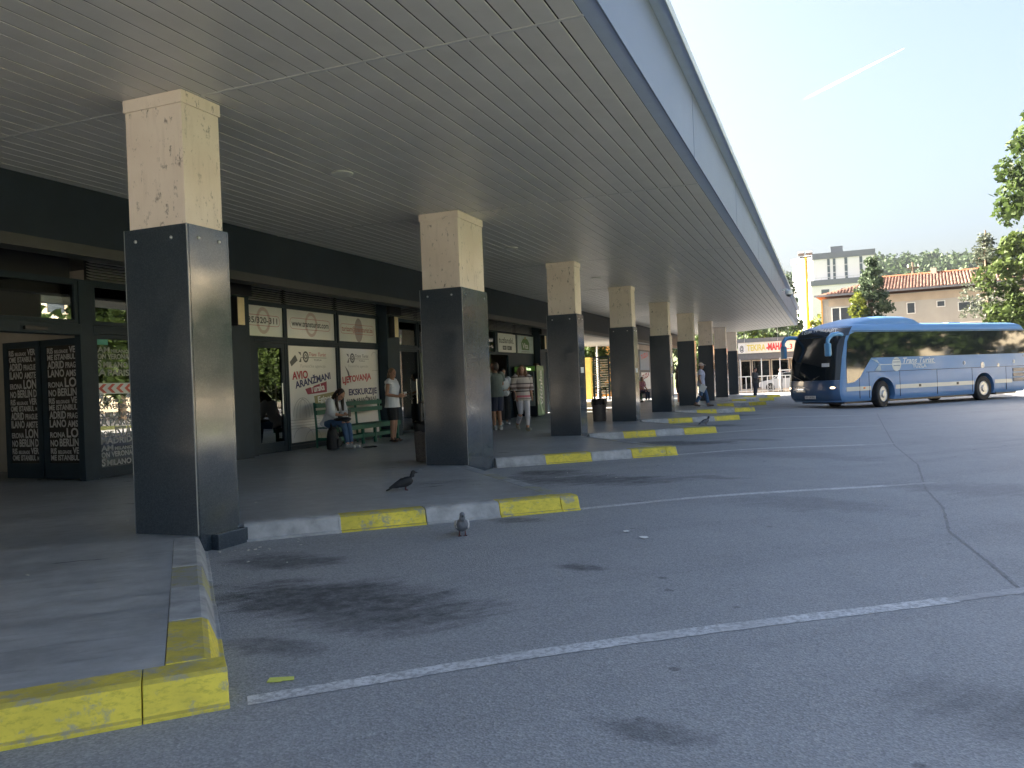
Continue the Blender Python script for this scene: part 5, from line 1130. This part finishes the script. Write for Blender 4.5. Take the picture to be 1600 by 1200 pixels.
# ------------------------------------------------------------------ vegetation
LEAF1 = leaf_mat('leaf_broad', (.024, .046, .013), (.062, .095, .022), .35); LEAF2 = leaf_mat('leaf_yellow_green', (.07, .10, .015), (.17, .19, .03), .4)
LEAF3 = leaf_mat('needle_dark', (.026, .046, .026), (.07, .10, .052), .25); LEAF4 = leaf_mat('leaf_forest', (.016, .034, .013), (.046, .072, .026), .25); LEAF5 = leaf_mat('needle_grey', (.045, .06, .042), (.11, .125, .085), .3)
BARK = mat('bark', (.10, .075, .05), .9, var=.4, vs=9, bmp=.6, bs=20)
def leaf_quads(cent, rads, per, size, flat=0.0):
    """leaf-sized quads scattered through soft clumps"""
    cent = np.asarray(cent, float); rads = np.asarray(rads, float); n = len(cent) * per
    c = np.repeat(cent, per, 0); r = np.repeat(rads, per, 0)
    d = rng.normal(size=(n, 3)); d /= np.linalg.norm(d, axis=1, keepdims=True); q = c + d * r[:, None] * rng.uniform(.25, 1.0, (n, 1)) ** .6 * np.array([1, 1, 1 - flat])
    a = rng.normal(size=(n, 3)); a[:, 2] *= (1 - flat * .6); a /= np.linalg.norm(a, axis=1, keepdims=True); bq = np.cross(a, rng.normal(size=(n, 3))); bq /= np.linalg.norm(bq, axis=1, keepdims=True) + 1e-9
    s = (size * rng.uniform(.6, 1.3, (n, 1))); a = a * s; bq = bq * s * .62
    v = np.stack([q - a, q - bq * .9, q + a, q + bq], 1).reshape(-1, 3); f = np.arange(n * 4).reshape(-1, 4); return v, f
def clumps_in(ells, n, shell=.55):
    """clump centres in a set of ellipsoids (cx,cy,cz,rx,ry,rz), biased outwards"""
    w_ = np.array([e[3] * e[4] * e[5] for e in ells]) ** .7; w_ /= w_.sum(); out = []
    for e in rng.choice(len(ells), n, p=w_):
        d = rng.normal(size=3); d /= np.linalg.norm(d); k = rng.uniform(shell ** 3, 1) ** (1 / 3); out.append(np.array(ells[e][:3]) + d * k * np.array(ells[e][3:]))
    return np.array(out)
def tree(name, label, x, y, z0, ells, nc, per, cr_, leaf, m_, trunk_r, trunk_h, group=None, flat=.2, limbs=6, cat='tree', parts=True, cl=None):
    t = thing(name, label, cat, (x, y, z0), 0, group)
    cs = clumps_in(ells, nc) if cl is None else cl
    v, f = leaf_quads(cs, rng.uniform(.6, 1.25, len(cs)) * cr_, per, leaf, flat)
    link('crown', np_mesh('crown', v, f), m_, t)
    if trunk_h:
        b = MB(); b.tube([(0, 0, -.3), (.05, .02, trunk_h * .4), (-.04, .05, trunk_h * .75), (0, 0, trunk_h)], [trunk_r * 1.25, trunk_r, trunk_r * .7, trunk_r * .3], 9)
        for i in range(limbs):
            c_ = cs[rng.integers(len(cs))]; s_ = np.array((0, 0, min(trunk_h * rng.uniform(.45, .95), max(.5, c_[2])))); md = (s_ + c_) / 2 + np.array((0, 0, .15))
            b.tube([tuple(s_), tuple(md), tuple(c_)], [trunk_r * .42, trunk_r * .28, trunk_r * .08], 6)
        b.build('trunk', BARK, t, True)
    return t
# big broadleaf trees at the right edge
tree('broadleaf_tree', 'tall broadleaf tree whose leafy branches hang into the sky at the right', 17.6, 40.5, -.3, [(-1.9, 0, 11.2, 2.5, 2.3, 2.0), (-2.9, -.3, 9.5, 1.5, 1.6, 1.0), (0, 0, 12.5, 3.2, 3, 2.4), (1.5, 0, 9.5, 3, 3, 2.4)], 190, 60, .62, .17, LEAF1, .30, 11.5, limbs=14)
tree('broadleaf_tree', 'lower broadleaf tree with sunlit yellow green leaves beside the rear of the coach', 16.4, 45.2, -.3, [(-1.2, 0, 6.4, 1.9, 2.0, 2.1), (-1.6, 0, 4.2, 1.4, 1.6, 1.3), (.6, 0, 7.0, 2.2, 2.2, 2.4), (.6, 0, 4.2, 2.2, 2.2, 1.6)], 170, 60, .55, .15, leaf_mat('leaf_mid', (.028, .052, .014), (.075, .105, .026), .35), .22, 7.0, limbs=10)
# sparse pine in front of the house
cl = []
for i in range(105):
    h = rng.uniform(0, 1) ** .8; z = 4.4 + 4.5 * h; R_ = (1 - h) ** .75 * 1.75 + .12; a = rng.uniform(0, 2 * PI); k = rng.uniform(.3, 1); cl.append((R_ * k * math.cos(a), R_ * k * math.sin(a), z - .35 * k))
tree('pine_tree', 'thin grey green pine with a bare trunk in front of the tiled house', 13.65, 45.8, -.3, None, 0, 30, .36, .075, LEAF5, .13, 9.0, flat=.55, limbs=26, cl=np.array(cl))
cl = []
for i in range(210):
    h = rng.uniform(0, 1); z = 1.0 + 7.9 * h; R_ = (math.sin(PI * min(1, (h * .80 + .24))) ** .8) * 1.32; a = rng.uniform(0, 2 * PI); k = rng.uniform(.45, 1); cl.append((R_ * k * math.cos(a) + .25 * (h - .5), R_ * k * math.sin(a), z))
tree('dense_tree', 'dense drooping evergreen tree standing before the middle of the tiled house', 8.05, 53.0, -.3, None, 0, 46, .42, .13, LEAF3, .18, 7.5, flat=.3, limbs=4, cl=np.array(cl))
tree('lit_side_leaves', 'yellow green sunlit leaves added as the lit left side of the dense evergreen', 7.25, 52.2, -.3, [(0, 0, 5.6, .55, .6, 1.1), (.2, 0, 4.0, .7, .6, 1.4), (.1, 0, 2.2, .8, .7, 1.6)], 90, 40, .26, .10, LEAF2, .06, 4.5, cat='foliage', limbs=4)  # yellow green leaves added as the sunlit left side of the evergreen
# trees above and behind the kiosk
bk = [(-5.5, 74, 6.6, LEAF1), (-1.5, 73, 6.4, LEAF1), (2.0, 76, 6.2, LEAF4), (4.6, 74, 6.6, LEAF2), (6.2, 86, 8.4, LEAF2), (-9.5, 70, 8.0, LEAF4), (8.8, 92, 8.0, LEAF1)]
bl = ['broad green tree behind the left end of the shop with the long sign', 'green tree rising over the middle of the shop sign', 'dark tree behind the shop, right of its middle', 'sunlit bush-like tree between the shop and the tiled house', 'yellow green tree around the foot of the yellow floodlight mast', 'tall dark tree seen through the passage', 'green tree between the floodlight mast and the apartment block']
for (x, y, h, m_), lb in zip(bk, bl):
    tree('garden_tree', lb, x, y, -.3, [(0, 0, h * .62, 2.1, 2.0, h * .36), (.9, 0, h * .5, 1.6, 1.6, h * .3), (-1.0, 0, h * .45, 1.6, 1.6, h * .3)], 80, 48, .62, .19, m_, .16, h * .6, group='trees behind the shop', limbs=4)
tree('dark_tree', 'dark tall tree showing just past the end of the canopy roof', -.6, 97, -.3, [(0, 0, 11, 2.6, 2.6, 3.4), (.5, 0, 7, 2.6, 2.6, 3)], 90, 45, .8, .25, LEAF4, .3, 9)
# hedge seen through the passage
hd_ = clumps_in([(-9.6, 46.5, 1.9, 1.7, .6, 2.3)], 120, .3); v, f = leaf_quads(hd_, np.full(len(hd_), .4), 55, .10)
tag(link('hedge', np_mesh('hedge', v, f), LEAF1), 'mossy green hedge wall seen through the passage beyond the third column', 'hedge')

# ------------------------------------------------------------------ things seen through the passage, and an unseen shade block
YW = mat('yellow_render', (.60, .42, .10), .85, world=True); ORG = mat('orange_render', (.62, .30, .075), .85, world=True)
gp = thing('garden_gate', 'dark frame gate with pale horizontal slats seen through the passage', 'gate', (-7.05, 40.0, 0))
b = MB(); b.box((-.46, -.04, .05), (-.40, .04, 2.6)); b.box((.42, -.04, .05), (.50, .04, 2.6)); b.box((-.40, -.04, 2.52), (.42, .04, 2.6)); b.box((-.12, -.05, .05), (-.07, .05, 2.6)); b.build('frame', ANTH, gp)
for i in range(15):
    b = MB(); b.box((-.39, -.02, .42 + i * .138), (.41, .01, .49 + i * .138)); b.build('slat', mat('gate_slat', (.66, .60, .48), .6), gp)
o = MB(); o.box((-9.7, 45.2, -.2), (-9.15, 45.6, 2.72)); tag(o.build('garden_pillar', YW, bev=.02), 'yellow rendered pillar left of the slatted gate', 'pillar')
o = MB(); o.tube([(-8.62, 45.0, -.2), (-8.62, 45.0, 4.2)], .06, 8); tag(o.build('white_post', WHITE), 'white post standing by the hedge beyond the passage', 'post')
nh = thing('orange_house', 'orange rendered house wall beyond the hedge seen through the passage', 'house', (-11.5, 56, 0))
b = MB(); b.box((-4, 0, -.3), (3.0, 7, 4.4)); b.build('wall', ORG, nh); b = MB(); b.prism([(-.4, 4.4), (7.4, 4.4), (3.5, 6.0)], 'x', -4.4, 3.4); b.build('roof', mat('dull_roof', (.20, .09, .05), .85), nh)
ns = thing('shade_block', 'unseen plain block added beyond the passage to shade the platform', 'building', (-13.5, 30.6, 0))  # unseen block added to keep direct sun off the platform
b = MB(); b.box((-3, 0, -.3), (2, 9.2, 7.2)); b.build('wall', mat('shade_block_wall', (.40, .34, .26), .85), ns); b = MB(); b.box((-3.2, -.2, 7.2), (2.2, 9.4, 7.5)); b.build('roof', ANTH2, ns)

# ------------------------------------------------------------------ shop with the long sign, railing, car
sh = thing('corner_shop', 'low shop with a long white sign of yellow and red letters beyond the canopy end', 'shop', (-1.6, 63.0, -.13))
GREYP = mat('shop_fascia', (.13, .14, .155), .6)
b = MB(); b.box((-1.2, -.6, 3.95), (6.6, 5, 4.25)); b.box((-1.0, -.35, 2.55), (6.4, 0, 3.05)); b.build('roof', GREYP, sh)
b = MB(); b.box((.10, -.5, 3.06), (6.0, -.36, 3.94)); sg = b.build('sign', mat('sign_white', (.74, .73, .66), .5), sh)
b = MB(); b.box((.10, -.515, 3.12), (.66, -.505, 3.88)); b.build('sign_panel', WHITE, sg)
t_ = MB(); put_text(t_, '@', (.22, -.52, 3.28), (1, 0, 0), UY, h=.40, width=.34, bold=.03); t_.build('lettering', GREY, sg)
t_ = MB(); put_text(t_, 'TEKIRA', (.80, -.51, 3.26), (1, 0, 0), UY, h=.48, width=1.45, bold=.03); t_.build('lettering', mat('sign_yellow', (.66, .55, .10), .5), sg)
t_ = MB(); put_text(t_, '-MAHA', (2.30, -.51, 3.26), (1, 0, 0), UY, h=.52, width=1.30, bold=.05); put_text(t_, '..3', (3.85, -.51, 3.26), (1, 0, 0), UY, h=.40, width=.45, bold=.03); t_.build('lettering', mat('sign_red', (.66, .05, .05), .5), sg)
b = MB(); b.box((-1.0, .6, 0), (6.4, .7, 2.6)); b.box((-1.0, .0, 0), (-.9, .7, 2.6)); b.box((6.3, 0, 0), (6.4, .7, 2.6)); b.build('wall', mat('shop_wall', (.16, .15, .14), .7), sh)
for (x0, x1) in ((-.85, .05), (.2, 1.0), (1.1, 2.5), (2.6, 4.0), (4.1, 5.9)):
    b = MB(); b.box((x0, 0, .05), (x0 + .06, .06, 2.5)); b.box((x1 - .06, 0, .05), (x1, .06, 2.5)); b.box((x0 + .06, 0, 2.42), (x1 - .06, .06, 2.5)); b.box((x0 + .06, 0, .05), (x1 - .06, .06, .15)); fr = b.build('window_frame', mat('shop_frame', (.55, .50, .42), .5), sh)
    b = MB(); b.box((x0 + .06, .02, .15), (x1 - .06, .035, 2.42)); b.build('pane', GLD, fr)
for (x0, x1, z0, z1, m_) in ((-.7, -.05, 1.0, 2.2, mat('poster_pale_pink', (.62, .45, .45), .5)), (.3, .95, 1.55, 2.1, mat('poster_orange', (.62, .36, .12), .5)), (1.3, 1.8, 1.2, 1.9, mat('poster_cyan', (.35, .45, .5), .5)), (1.9, 2.45, .9, 1.7, WHITE), (2.75, 3.3, 1.3, 2.0, mat('poster_teal', (.2, .3, .33), .5)), (1.5, 1.75, 2.0, 2.15, WHITE), (3.4, 3.9, 1.5, 2.1, mat('poster_cyan', (.35, .45, .5), .5))):
    b = MB(); b.box((x0, .1, z0), (x1, .12, z1)); b.build('poster', m_, sh)
WF = mat('white_railing_paint', (.62, .62, .62), .5, .0, .05)
rl = thing('railing', 'white steel railing with posts between the road and the parked car', 'railing', (0, 56.6, -.15))
for i in range(13):
    x = -1.2 + i * .38 if i < 9 else 2.0 + (i - 9) * .34
    tall = i % 4 == 1
    b = MB(); b.box((x - .03, -.03, 0), (x + .03, .03, 2.5 if tall else 1.2)); b.build('post', WF, rl)
for z in (.12, 1.17):
    b = MB(); b.box((-1.3, -.02, z), (5.6, .02, z + .06)); b.build('rail', WF, rl)
b = MB(); b.box((1.9, -.02, 1.55), (5.6, .02, 1.62)); b.box((2.0, -.02, 2.44), (5.6, .02, 2.5)); b.build('rail', WF, rl)
CARW = mat('car_silver', (.55, .57, .60), .25, .2, .04, coat=.7)
car = thing('parked_car', 'silver hatchback parked behind the white railing, facing the station', 'car', (.30, 59.6, -.13))
pr = [(.02, .35), (0.0, .55), (.06, .70), (.35, .80), (.95, .90), (1.5, 1.30), (2.0, 1.44), (2.9, 1.45), (3.6, 1.25), (4.1, 1.0), (4.2, .6), (4.15, .3), (3.9, .22), (.3, .2)]
b = MB(); n_ = len(pr)
ring = lambda s_, k: [(2.1 + (x - 2.1) * k, s_, z if z < .9 else .9 + (z - .9) * (1.0 if abs(s_) < .7 else .97)) for x, z in pr]
vs = []
for s_, k in ((-.86, .97), (-.80, 1.0), (0, 1.012), (.80, 1.0), (.86, .97)): vs += ring(s_, k)
b.add(vs, [tuple(range(n_))[::-1], tuple(range(4 * n_, 5 * n_))] + [(j * n_ + i, j * n_ + (i + 1) % n_, (j + 1) * n_ + (i + 1) % n_, (j + 1) * n_ + i) for j in range(4) for i in range(n_)]); b.build('body', CARW, car, True)
b = MB(); b.prism([(1.10, .95), (1.58, 1.30), (2.0, 1.39), (2.85, 1.39), (3.45, 1.2), (3.6, 1.0)][::-1], 'y', -.872, -.845); b.build('side_window', BUSK, car); 
b = MB(); b.add([(.98, -.74, .93), (.98, .74, .93), (1.52, .66, 1.33), (1.52, -.66, 1.33)], [(0, 1, 2, 3), (3, 2, 1, 0)]); b.v = [(x - .015, y, z + .02) for x, y, z in b.v]; b.build('windscreen', BUSK, car)
for x in (.82, 3.35):
    for s_ in (-1, 1):
        em = bpy.data.objects.new('wheel', None); C.objects.link(em); em.parent = car; em.location = (x, s_ * .78, .32)
        M = Matrix.Rotation(PI / 2 * (-s_), 4, 'X')
        b = MB(); b.lathe([(.20, -.09), (.30, -.09), (.32, -.05), (.32, .07), (.29, .10), (.21, .10)], 24, M=M); b.build('tyre', RUBBER, em, True)
        b = MB(); b.lathe([(.21, .08), (.19, .105), (.15, .07), (.06, .06), (.05, .11)], 20, M=M)
        for i in range(5):
            a = 2 * PI * i / 5; b.tube([tuple(M @ Vector((.05 * math.cos(a), .05 * math.sin(a), .10))), tuple(M @ Vector((.19 * math.cos(a), .19 * math.sin(a), .095)))], .022, 5)
        b.build('rim', RIMM, em, True)
for s_ in (-1, 1):
    b = MB(); b.ell((.12, s_ * .66, .66), (.12, .16, .06), 10, 6); b.build('headlight', mat('lamp_lens', (.5, .5, .48), .15, coat=.5), car, True)
b = MB(); b.box((1.35, -.98, .93), (1.5, -.86, 1.05)); b.build('wing_mirror', CARW, car, bev=.02)

# ------------------------------------------------------------------ tiled house
hs = thing('tiled_house', 'long beige house with an orange end wall and a red tiled roof behind the coach', 'house', (4.9, 60.9, -.3), math.atan2(-.11, .994))
BEI = mat('house_beige', (.37, .345, .30), .9, var=.12, vs=.6, dirt=.25)
b = MB(); b.box((.15, 0, 0), (24, 8, 7.05)); b.build('wall', BEI, hs)
b = MB(); b.box((.6, -.012, 6.45), (24, -.001, 7.0)); b.build('upper_band', mat('house_band', (.42, .34, .25), .9, var=.2, vs=.5), hs)
b = MB(); b.box((.10, 0.0, 0), (.149, 8, 7.05)); b.box((.06, -.06, 0), (.16, .0, 7.0)); b.build('end_wall', ORG, hs)
b = MB(); b.box((-.35, -.55, 7.2), (24, -.42, 7.34)); b.box((-.35, -.42, 7.26), (24, 0, 7.30)); b.build('eave', mat('gutter_grey', (.16, .16, .17), .5), hs)
TILE = mat('roof_tile', (.34, .12, .055), .85, var=.45, vs=2.2, dirt=.4)
b = MB(); b.prism([(-.5, 7.3), (4.4, 8.72), (9, 7.3), (8.8, 7.2), (4.4, 8.5), (-.3, 7.2)], 'x', 4.1, 24); b.add([(-.4, -.5, 7.3), (4.1, -.5, 7.3), (4.1, 4.4, 8.72), (-.4, 9, 7.3), (4.1, 9, 7.3)], [(0, 1, 2), (0, 2, 3), (2, 4, 3)]); rf = b.build('roof', mat('roof_underlay', (.16, .06, .03), .9), hs)
tv = MB()
for i in range(96):
    x = .05 + i * .22
    top = 1.0 if x > 4.1 else max(.06, x / 4.25)
    nrow = 13
    for j in range(int(nrow * top)):
        y0 = -.56 + 4.96 * j / nrow; y1 = y0 + 4.96 / nrow * 1.08; z0 = 7.33 + 1.42 * j / nrow + .035; z1 = 7.33 + 1.42 * (j + 1.08) / nrow
        if y0 > 4.3: continue
        jx = random.uniform(-.015, .015)
        tv.add([(x + jx, y0, z0 - .02), (x + .05 + jx, y0, z0 + .06), (x + .11 + jx, y0, z0 + .06), (x + .17 + jx, y0, z0 - .02), (x + jx, y1, z1 - .02), (x + .05 + jx, y1, z1 + .05), (x + .11 + jx, y1, z1 + .05), (x + .17 + jx, y1, z1 - .02)], [(0, 1, 5, 4), (1, 2, 6, 5), (2, 3, 7, 6), (0, 3, 2, 1)])
tm, tt, tb, to = nodes_of('clay_tile'); g_ = N(tt, 'ShaderNodeNewGeometry'); L(tt, ramp(tt, g_.outputs['Random Per Island'], [(0, (.11, .062, .045)), (.5, (.185, .108, .08)), (1, (.26, .165, .125))]), tb.inputs['Base Color']); tb.inputs['Roughness'].default_value = .85
tag(tv.build('roof_tiles', tm, hs), kind='stuff')
b = MB(); b.tube([(4.1, 4.4, 8.80), (24, 4.4, 8.80)], .09, 8); b.build('ridge', TILE, hs)
b = MB(); b.box((7.6, 4.1, 8.7), (8.0, 4.5, 9.15)); b.build('chimney', mat('chimney_pale', (.60, .52, .42), .8), hs)
for (x0, x1, z0, z1) in ((6.0, 6.47, 5.55, 6.28), (7.95, 8.40, 5.90, 6.25), (9.3, 10.75, 5.5, 6.06), (.85, 1.35, 5.2, 6.3), (1.45, 2.25, 5.2, 6.3), (12.2, 12.7, 5.3, 5.9)):
    b = MB(); b.box((x0 - .06, -.05, z0 - .06), (x1 + .06, -.012, z0)); b.box((x0 - .06, -.05, z1), (x1 + .06, -.012, z1 + .05)); b.box((x0 - .06, -.05, z0), (x0, -.012, z1)); b.box((x1, -.05, z0), (x1 + .06, -.012, z1))
    if x1 - x0 > 1: b.box(((x0 + x1) / 2 - .03, -.05, z0), ((x0 + x1) / 2 + .03, -.012, z1))
    wn = b.build('window', mat('window_white', (.66, .66, .62), .6), hs); b = MB(); b.box((x0, -.03, z0), (x1, -.014, z1)); b.build('pane', mat('window_dark', (.05, .06, .07), .15), wn)
b = MB(); b.tube([(2.75, -.08, 3), (2.75, -.08, 7.2)], .05, 8); b.build('downpipe', RIMM, hs)
lw = MB(); lw.box((8.5, 50.5, -.3), (26, 50.9, 3.9)); tag(lw.build('boundary_wall', mat('pale_wall', (.50, .40, .30), .9), bev=.02), 'pale boundary wall behind the rear of the coach', 'wall')

# ------------------------------------------------------------------ masts
fm = thing('floodlight_mast', 'tall yellow floodlight mast beyond the canopy corner', 'mast', (3.82, 69.5, -.3))
b = MB(); b.tube([(0, 0, 0), (0, 0, 11.6)], [.20, .12], 12); b.build('pole', mat('mast_yellow', (.62, .42, .03), .5, var=.2), fm, True)
b = MB(); b.box((-.5, -.08, 11.5), (.5, .08, 11.62)); b.build('crossbar', GREYP, fm)
for x in (-.35, .3):
    b = MB(); b.box((-.28, -.2, -.12), (.28, .2, .16), Matrix.Translation((x, -.1, 11.85)) @ Matrix.Rotation(.5, 4, 'X')); b.build('floodlight', mat('mast_head', (.20, .21, .22), .5), fm, bev=.03)
up = thing('utility_pole', 'thin dark utility pole rising behind the tiled roof', 'utility pole', (15.53, 104, -.3))
b = MB(); b.tube([(0, 0, 0), (-.1, 0, 14.4)], [.2, .14], 8); b.build('pole', BARK, up, True)
b = MB(); b.box((-.7, -.08, 13.6), (.6, .08, 13.8)); b.build('crossarm', BARK, up)
for x in (-.6, 0, .5):
    b = MB(); b.lathe([(.07, 13.8), (.10, 13.95), (.05, 14.15)], 8, (x, 0, 0)); b.build('insulator', WHITE, up)

# ------------------------------------------------------------------ apartment block on the slope
ap = thing('apartment_block', 'modern white apartment block with dark vertical window bands on the hillside', 'apartment block', (3.3, 184.5, 0))
APW = mat('apartment_white', (.66, .66, .67), .8, var=.04, vs=.2); APD = mat('apartment_dark', (.10, .115, .14), .5, var=.1, vs=.3); APG = mat('apartment_glass', (.06, .085, .10), .12)
fp = [(0, 0), (12.4, 0), (12.4, 14), (-4.5, 14), (-4.5, 6.5)]
b = MB(); b.prism(fp, 'z', 2, 25.9); b.build('wall', APW, ap)
b = MB(); b.prism([(-.15, -.2), (12.6, -.2), (12.6, 14.2), (-4.8, 14.2), (-4.8, 6.4)], 'z', 25.9, 27.2); b.build('parapet', APD, ap)
b = MB(); b.box((3.7, 1.0, 27.2), (6.2, 4, 28.6)); b.build('penthouse', APD, ap)
b = MB(); b.prism([(-.5, -2.2), (13.4, -2.2), (13.4, 12), (-6.0, 12), (-6.0, 6.2)], 'z', 2, 19.9); b.build('podium_wall', APW, ap)
b = MB(); b.prism([(-.6, -2.4), (13.6, -2.4), (13.6, 12), (-6.2, 12), (-6.2, 6.1)], 'z', 19.9, 21.1); b.build('podium_parapet', APD, ap)
b = MB(); b.box((.0, -2.35, 21.5), (13, -2.30, 21.6)); b.build('balustrade', RIMM, ap)
for x in np.arange(0, 13, 1.6):
    b = MB(); b.box((x, -2.35, 21.1), (x + .06, -2.30, 21.5)); b.build('baluster', RIMM, ap)
for (x0, x1) in ((2.9, 3.45), (4.05, 4.6), (6.4, 7.0), (9.4, 10.0)):
    for j in range(3):
        z0 = 21.3 + j * 1.55
        b = MB(); b.box((x0, -.06, z0), (x1, -.003, z0 + 1.45)); wn = b.build('window', APD, ap); b = MB(); b.box((x0 + .08, -.09, z0 + .1), (x1 - .08, -.062, z0 + 1.25)); b.build('pane', APG, wn)
dl = Vector((-4.5, 6.5)).normalized(); nl = Vector((-dl.y, dl.x)); Ml = Matrix(((dl.x, nl.x, 0, 0), (dl.y, nl.y, 0, 0), (0, 0, 1, 0), (0, 0, 0, 1)))
for (s0, s1) in ((1.4, 2.5), (5.0, 6.7)):
    for j in range(2):
        z0 = 22.0 + j * 2.0
        b = MB(); b.box((s0, .003, z0), (s1, .06, z0 + 1.8), Ml); wn = b.build('window', APD, ap); b = MB(); b.box((s0 + .12, .062, z0 + .15), (s1 - .12, .09, z0 + 1.6), Ml); b.build('pane', APG, wn)
for (x0, x1, z0, z1) in ((1.5, 3.1, 16.9, 19.0), (5.5, 7.0, 16.9, 19.0), (1.5, 3.1, 12.8, 15.0), (5.5, 7.0, 12.8, 15.0), (9.5, 11, 16.9, 19)):
    b = MB(); b.box((x0, -2.27, z0), (x1, -2.202, z1)); wn = b.build('window', APD, ap); b = MB(); b.box((x0 + .12, -2.30, z0 + .12), (x1 - .12, -2.272, z1 - .12)); b.build('pane', APG, wn)
dl2 = Vector((-5.5, 8.4)).normalized(); nl2 = Vector((-dl2.y, dl2.x)); Ml2 = Matrix(((dl2.x, nl2.x, 0, -.5), (dl2.y, nl2.y, 0, -2.2), (0, 0, 1, 0), (0, 0, 0, 1)))
for (s0, s1) in ((1.2, 3.2), (4.5, 7.0)):
    b = MB(); b.box((s0, .003, 15.5), (s1, .06, 18.8), Ml2); wn = b.build('window', APD, ap); b = MB(); b.box((s0 + .15, .062, 15.7), (s1 - .15, .09, 18.6), Ml2); b.build('pane', APG, wn)

# ------------------------------------------------------------------ wooded hill
def hz(x, y):
    t = min(1, max(0, (y - 110) / 270)); t = t * t * (3 - 2 * t)
    return -.6 + t * (34 + 4 * math.sin(x * .018 + 1.0) + 2.0 * math.sin(x * .05) - .012 * max(0, x - 60))
hx = list(range(-260, 421, 20)); hy = list(range(110, 521, 15))
vs = [(x, y, hz(x, y)) for y in hy for x in hx]; n = len(hx)
me = bpy.data.meshes.new('hill'); me.from_pydata(vs, [], [(j * n + i, j * n + i + 1, (j + 1) * n + i + 1, (j + 1) * n + i) for j in range(len(hy) - 1) for i in range(n - 1)]); me.update()
link('hill', me, mat('hill_grass', (.09, .12, .045), .95, var=.4, vs=.03, world=True), None, True, kind='structure')
cs, rs = [], []
for i in range(1500):
    y = rng.uniform(205, 400); half = 60 + (y - 200) * .25; x = rng.uniform(-35, 135)
    if abs(x - 9) < 16 and y < 215: continue
    if rng.uniform() < .35 * (1 - (y - 205) / 195) and y < 300: continue
    h = rng.uniform(4.5, 8.5); r0 = h * rng.uniform(.26, .40); z = hz(x, y)
    for k in range(5):
        fz = .28 + .17 * k; rr_ = r0 * (1.05 - .16 * abs(k - 1.2)); cs.append((x + rng.normal() * r0 * .3, y + rng.normal() * r0 * .3, z + h * fz)); rs.append(rr_)
v, f = leaf_quads(cs, rs, 13, .85)
link('forest', np_mesh('forest', v, f), LEAF4, kind='stuff')

# ------------------------------------------------------------------ across the road (seen only mirrored in glass and granite)
for i, (x, y, h) in enumerate(((30, -6, 7), (33, 3, 8), (29, 10, 6.5), (34, 17, 8), (31, 25, 7.5), (27, 31, 8.5), (30, 37, 9), (27, 43, 9.5), (31, 49, 9), (34, 57, 8), (38, 66, 8))):
    tree('verge_tree', 'broad sunlit tree on the grass verge across the road', x, y, -.2, [(0, 0, h * .60, 3.0, 3.4, h * .36), (1.0, 1.6, h * .45, 2.6, 2.8, h * .32), (-1.0, -1.6, h * .48, 2.6, 2.8, h * .32)], 75, 42, 1.0, .30, LEAF1, .24, h * .55, group='trees across the road', limbs=5)
fb = thing('cream_apartment_block', 'tall cream apartment block across the road, mirrored in the station glass', 'apartment block', (60, 48, 0))
b = MB(); b.box((0, -22, -.3), (14, 26, 15)); b.build('wall', mat('cream_render', (.62, .54, .40), .85), fb)
for j in range(4):
    for i in range(10):
        b = MB(); b.box((-.08, -20 + i * 4.6, 1.4 + j * 3.1), (-.003, -18 + i * 4.6, 3.0 + j * 3.1)); b.build('window', mat('window_dark', (.05, .06, .07), .15), fb)

# ------------------------------------------------------------------ vapour trail, high above everything
b = MB(); A_, B_ = Vector((-120, 8990, 2850)), Vector((846, 8955, 3193)); n_ = 26
P = [A_.lerp(B_, i / n_) for i in range(n_ + 1)]
b.tube([tuple(q) for q in P], [3 + 11 * (1 - abs(i / n_ - .35) ** 1.2) * (1 if i < n_ else .1) * random.uniform(.85, 1.1) * min(1, (n_ - i) / 8 + .1) for i in range(n_ + 1)], 8)
cvm, ct_, cb_, co_ = nodes_of('vapour'); cb_.inputs['Base Color'].default_value = (.9, .9, .92, 1); cb_.inputs['Roughness'].default_value = 1
cb_.inputs['Subsurface Weight'].default_value = 0
tp = N(ct_, 'ShaderNodeBsdfTransparent'); df = N(ct_, 'ShaderNodeBsdfTranslucent'); df.inputs[0].default_value = (.95, .95, .97, 1)
m1 = N(ct_, 'ShaderNodeMixShader'); m1.inputs[0].default_value = .5; L(ct_, cb_.outputs[0], m1.inputs[1]); L(ct_, df.outputs[0], m1.inputs[2])
sx_ = N(ct_, 'ShaderNodeSeparateXYZ'); L(ct_, geopos(ct_), sx_.inputs[0]); mr_ = N(ct_, 'ShaderNodeMapRange'); L(ct_, sx_.outputs[0], mr_.inputs[0])
for i, q in ((1, -120), (2, 350), (3, 0.0), (4, .75)): mr_.inputs[i].default_value = q
m2 = N(ct_, 'ShaderNodeMixShader'); L(ct_, mr_.outputs[0], m2.inputs[0]); L(ct_, tp.outputs[0], m2.inputs[1]); L(ct_, m1.outputs[0], m2.inputs[2]); L(ct_, m2.outputs[0], co_.inputs[0])
tag(b.build('vapour_trail', cvm, None, True), kind='stuff')

# ------------------------------------------------------------------ haze
b = MB(); b.box((-720, -320, -1.6), (720, 720, 64)); hm = bpy.data.materials.new('haze_air'); hm.use_nodes = True; ht_ = hm.node_tree; ht_.nodes.clear()
pv = ht_.nodes.new('ShaderNodeVolumePrincipled'); pv.inputs['Color'].default_value = (.62, .70, .80, 1); pv.inputs['Density'].default_value = .00018; pv.inputs['Anisotropy'].default_value = .25
ho = ht_.nodes.new('ShaderNodeOutputMaterial'); ht_.links.new(pv.outputs[0], ho.inputs['Volume'])
tag(b.build('haze', hm), kind='stuff')
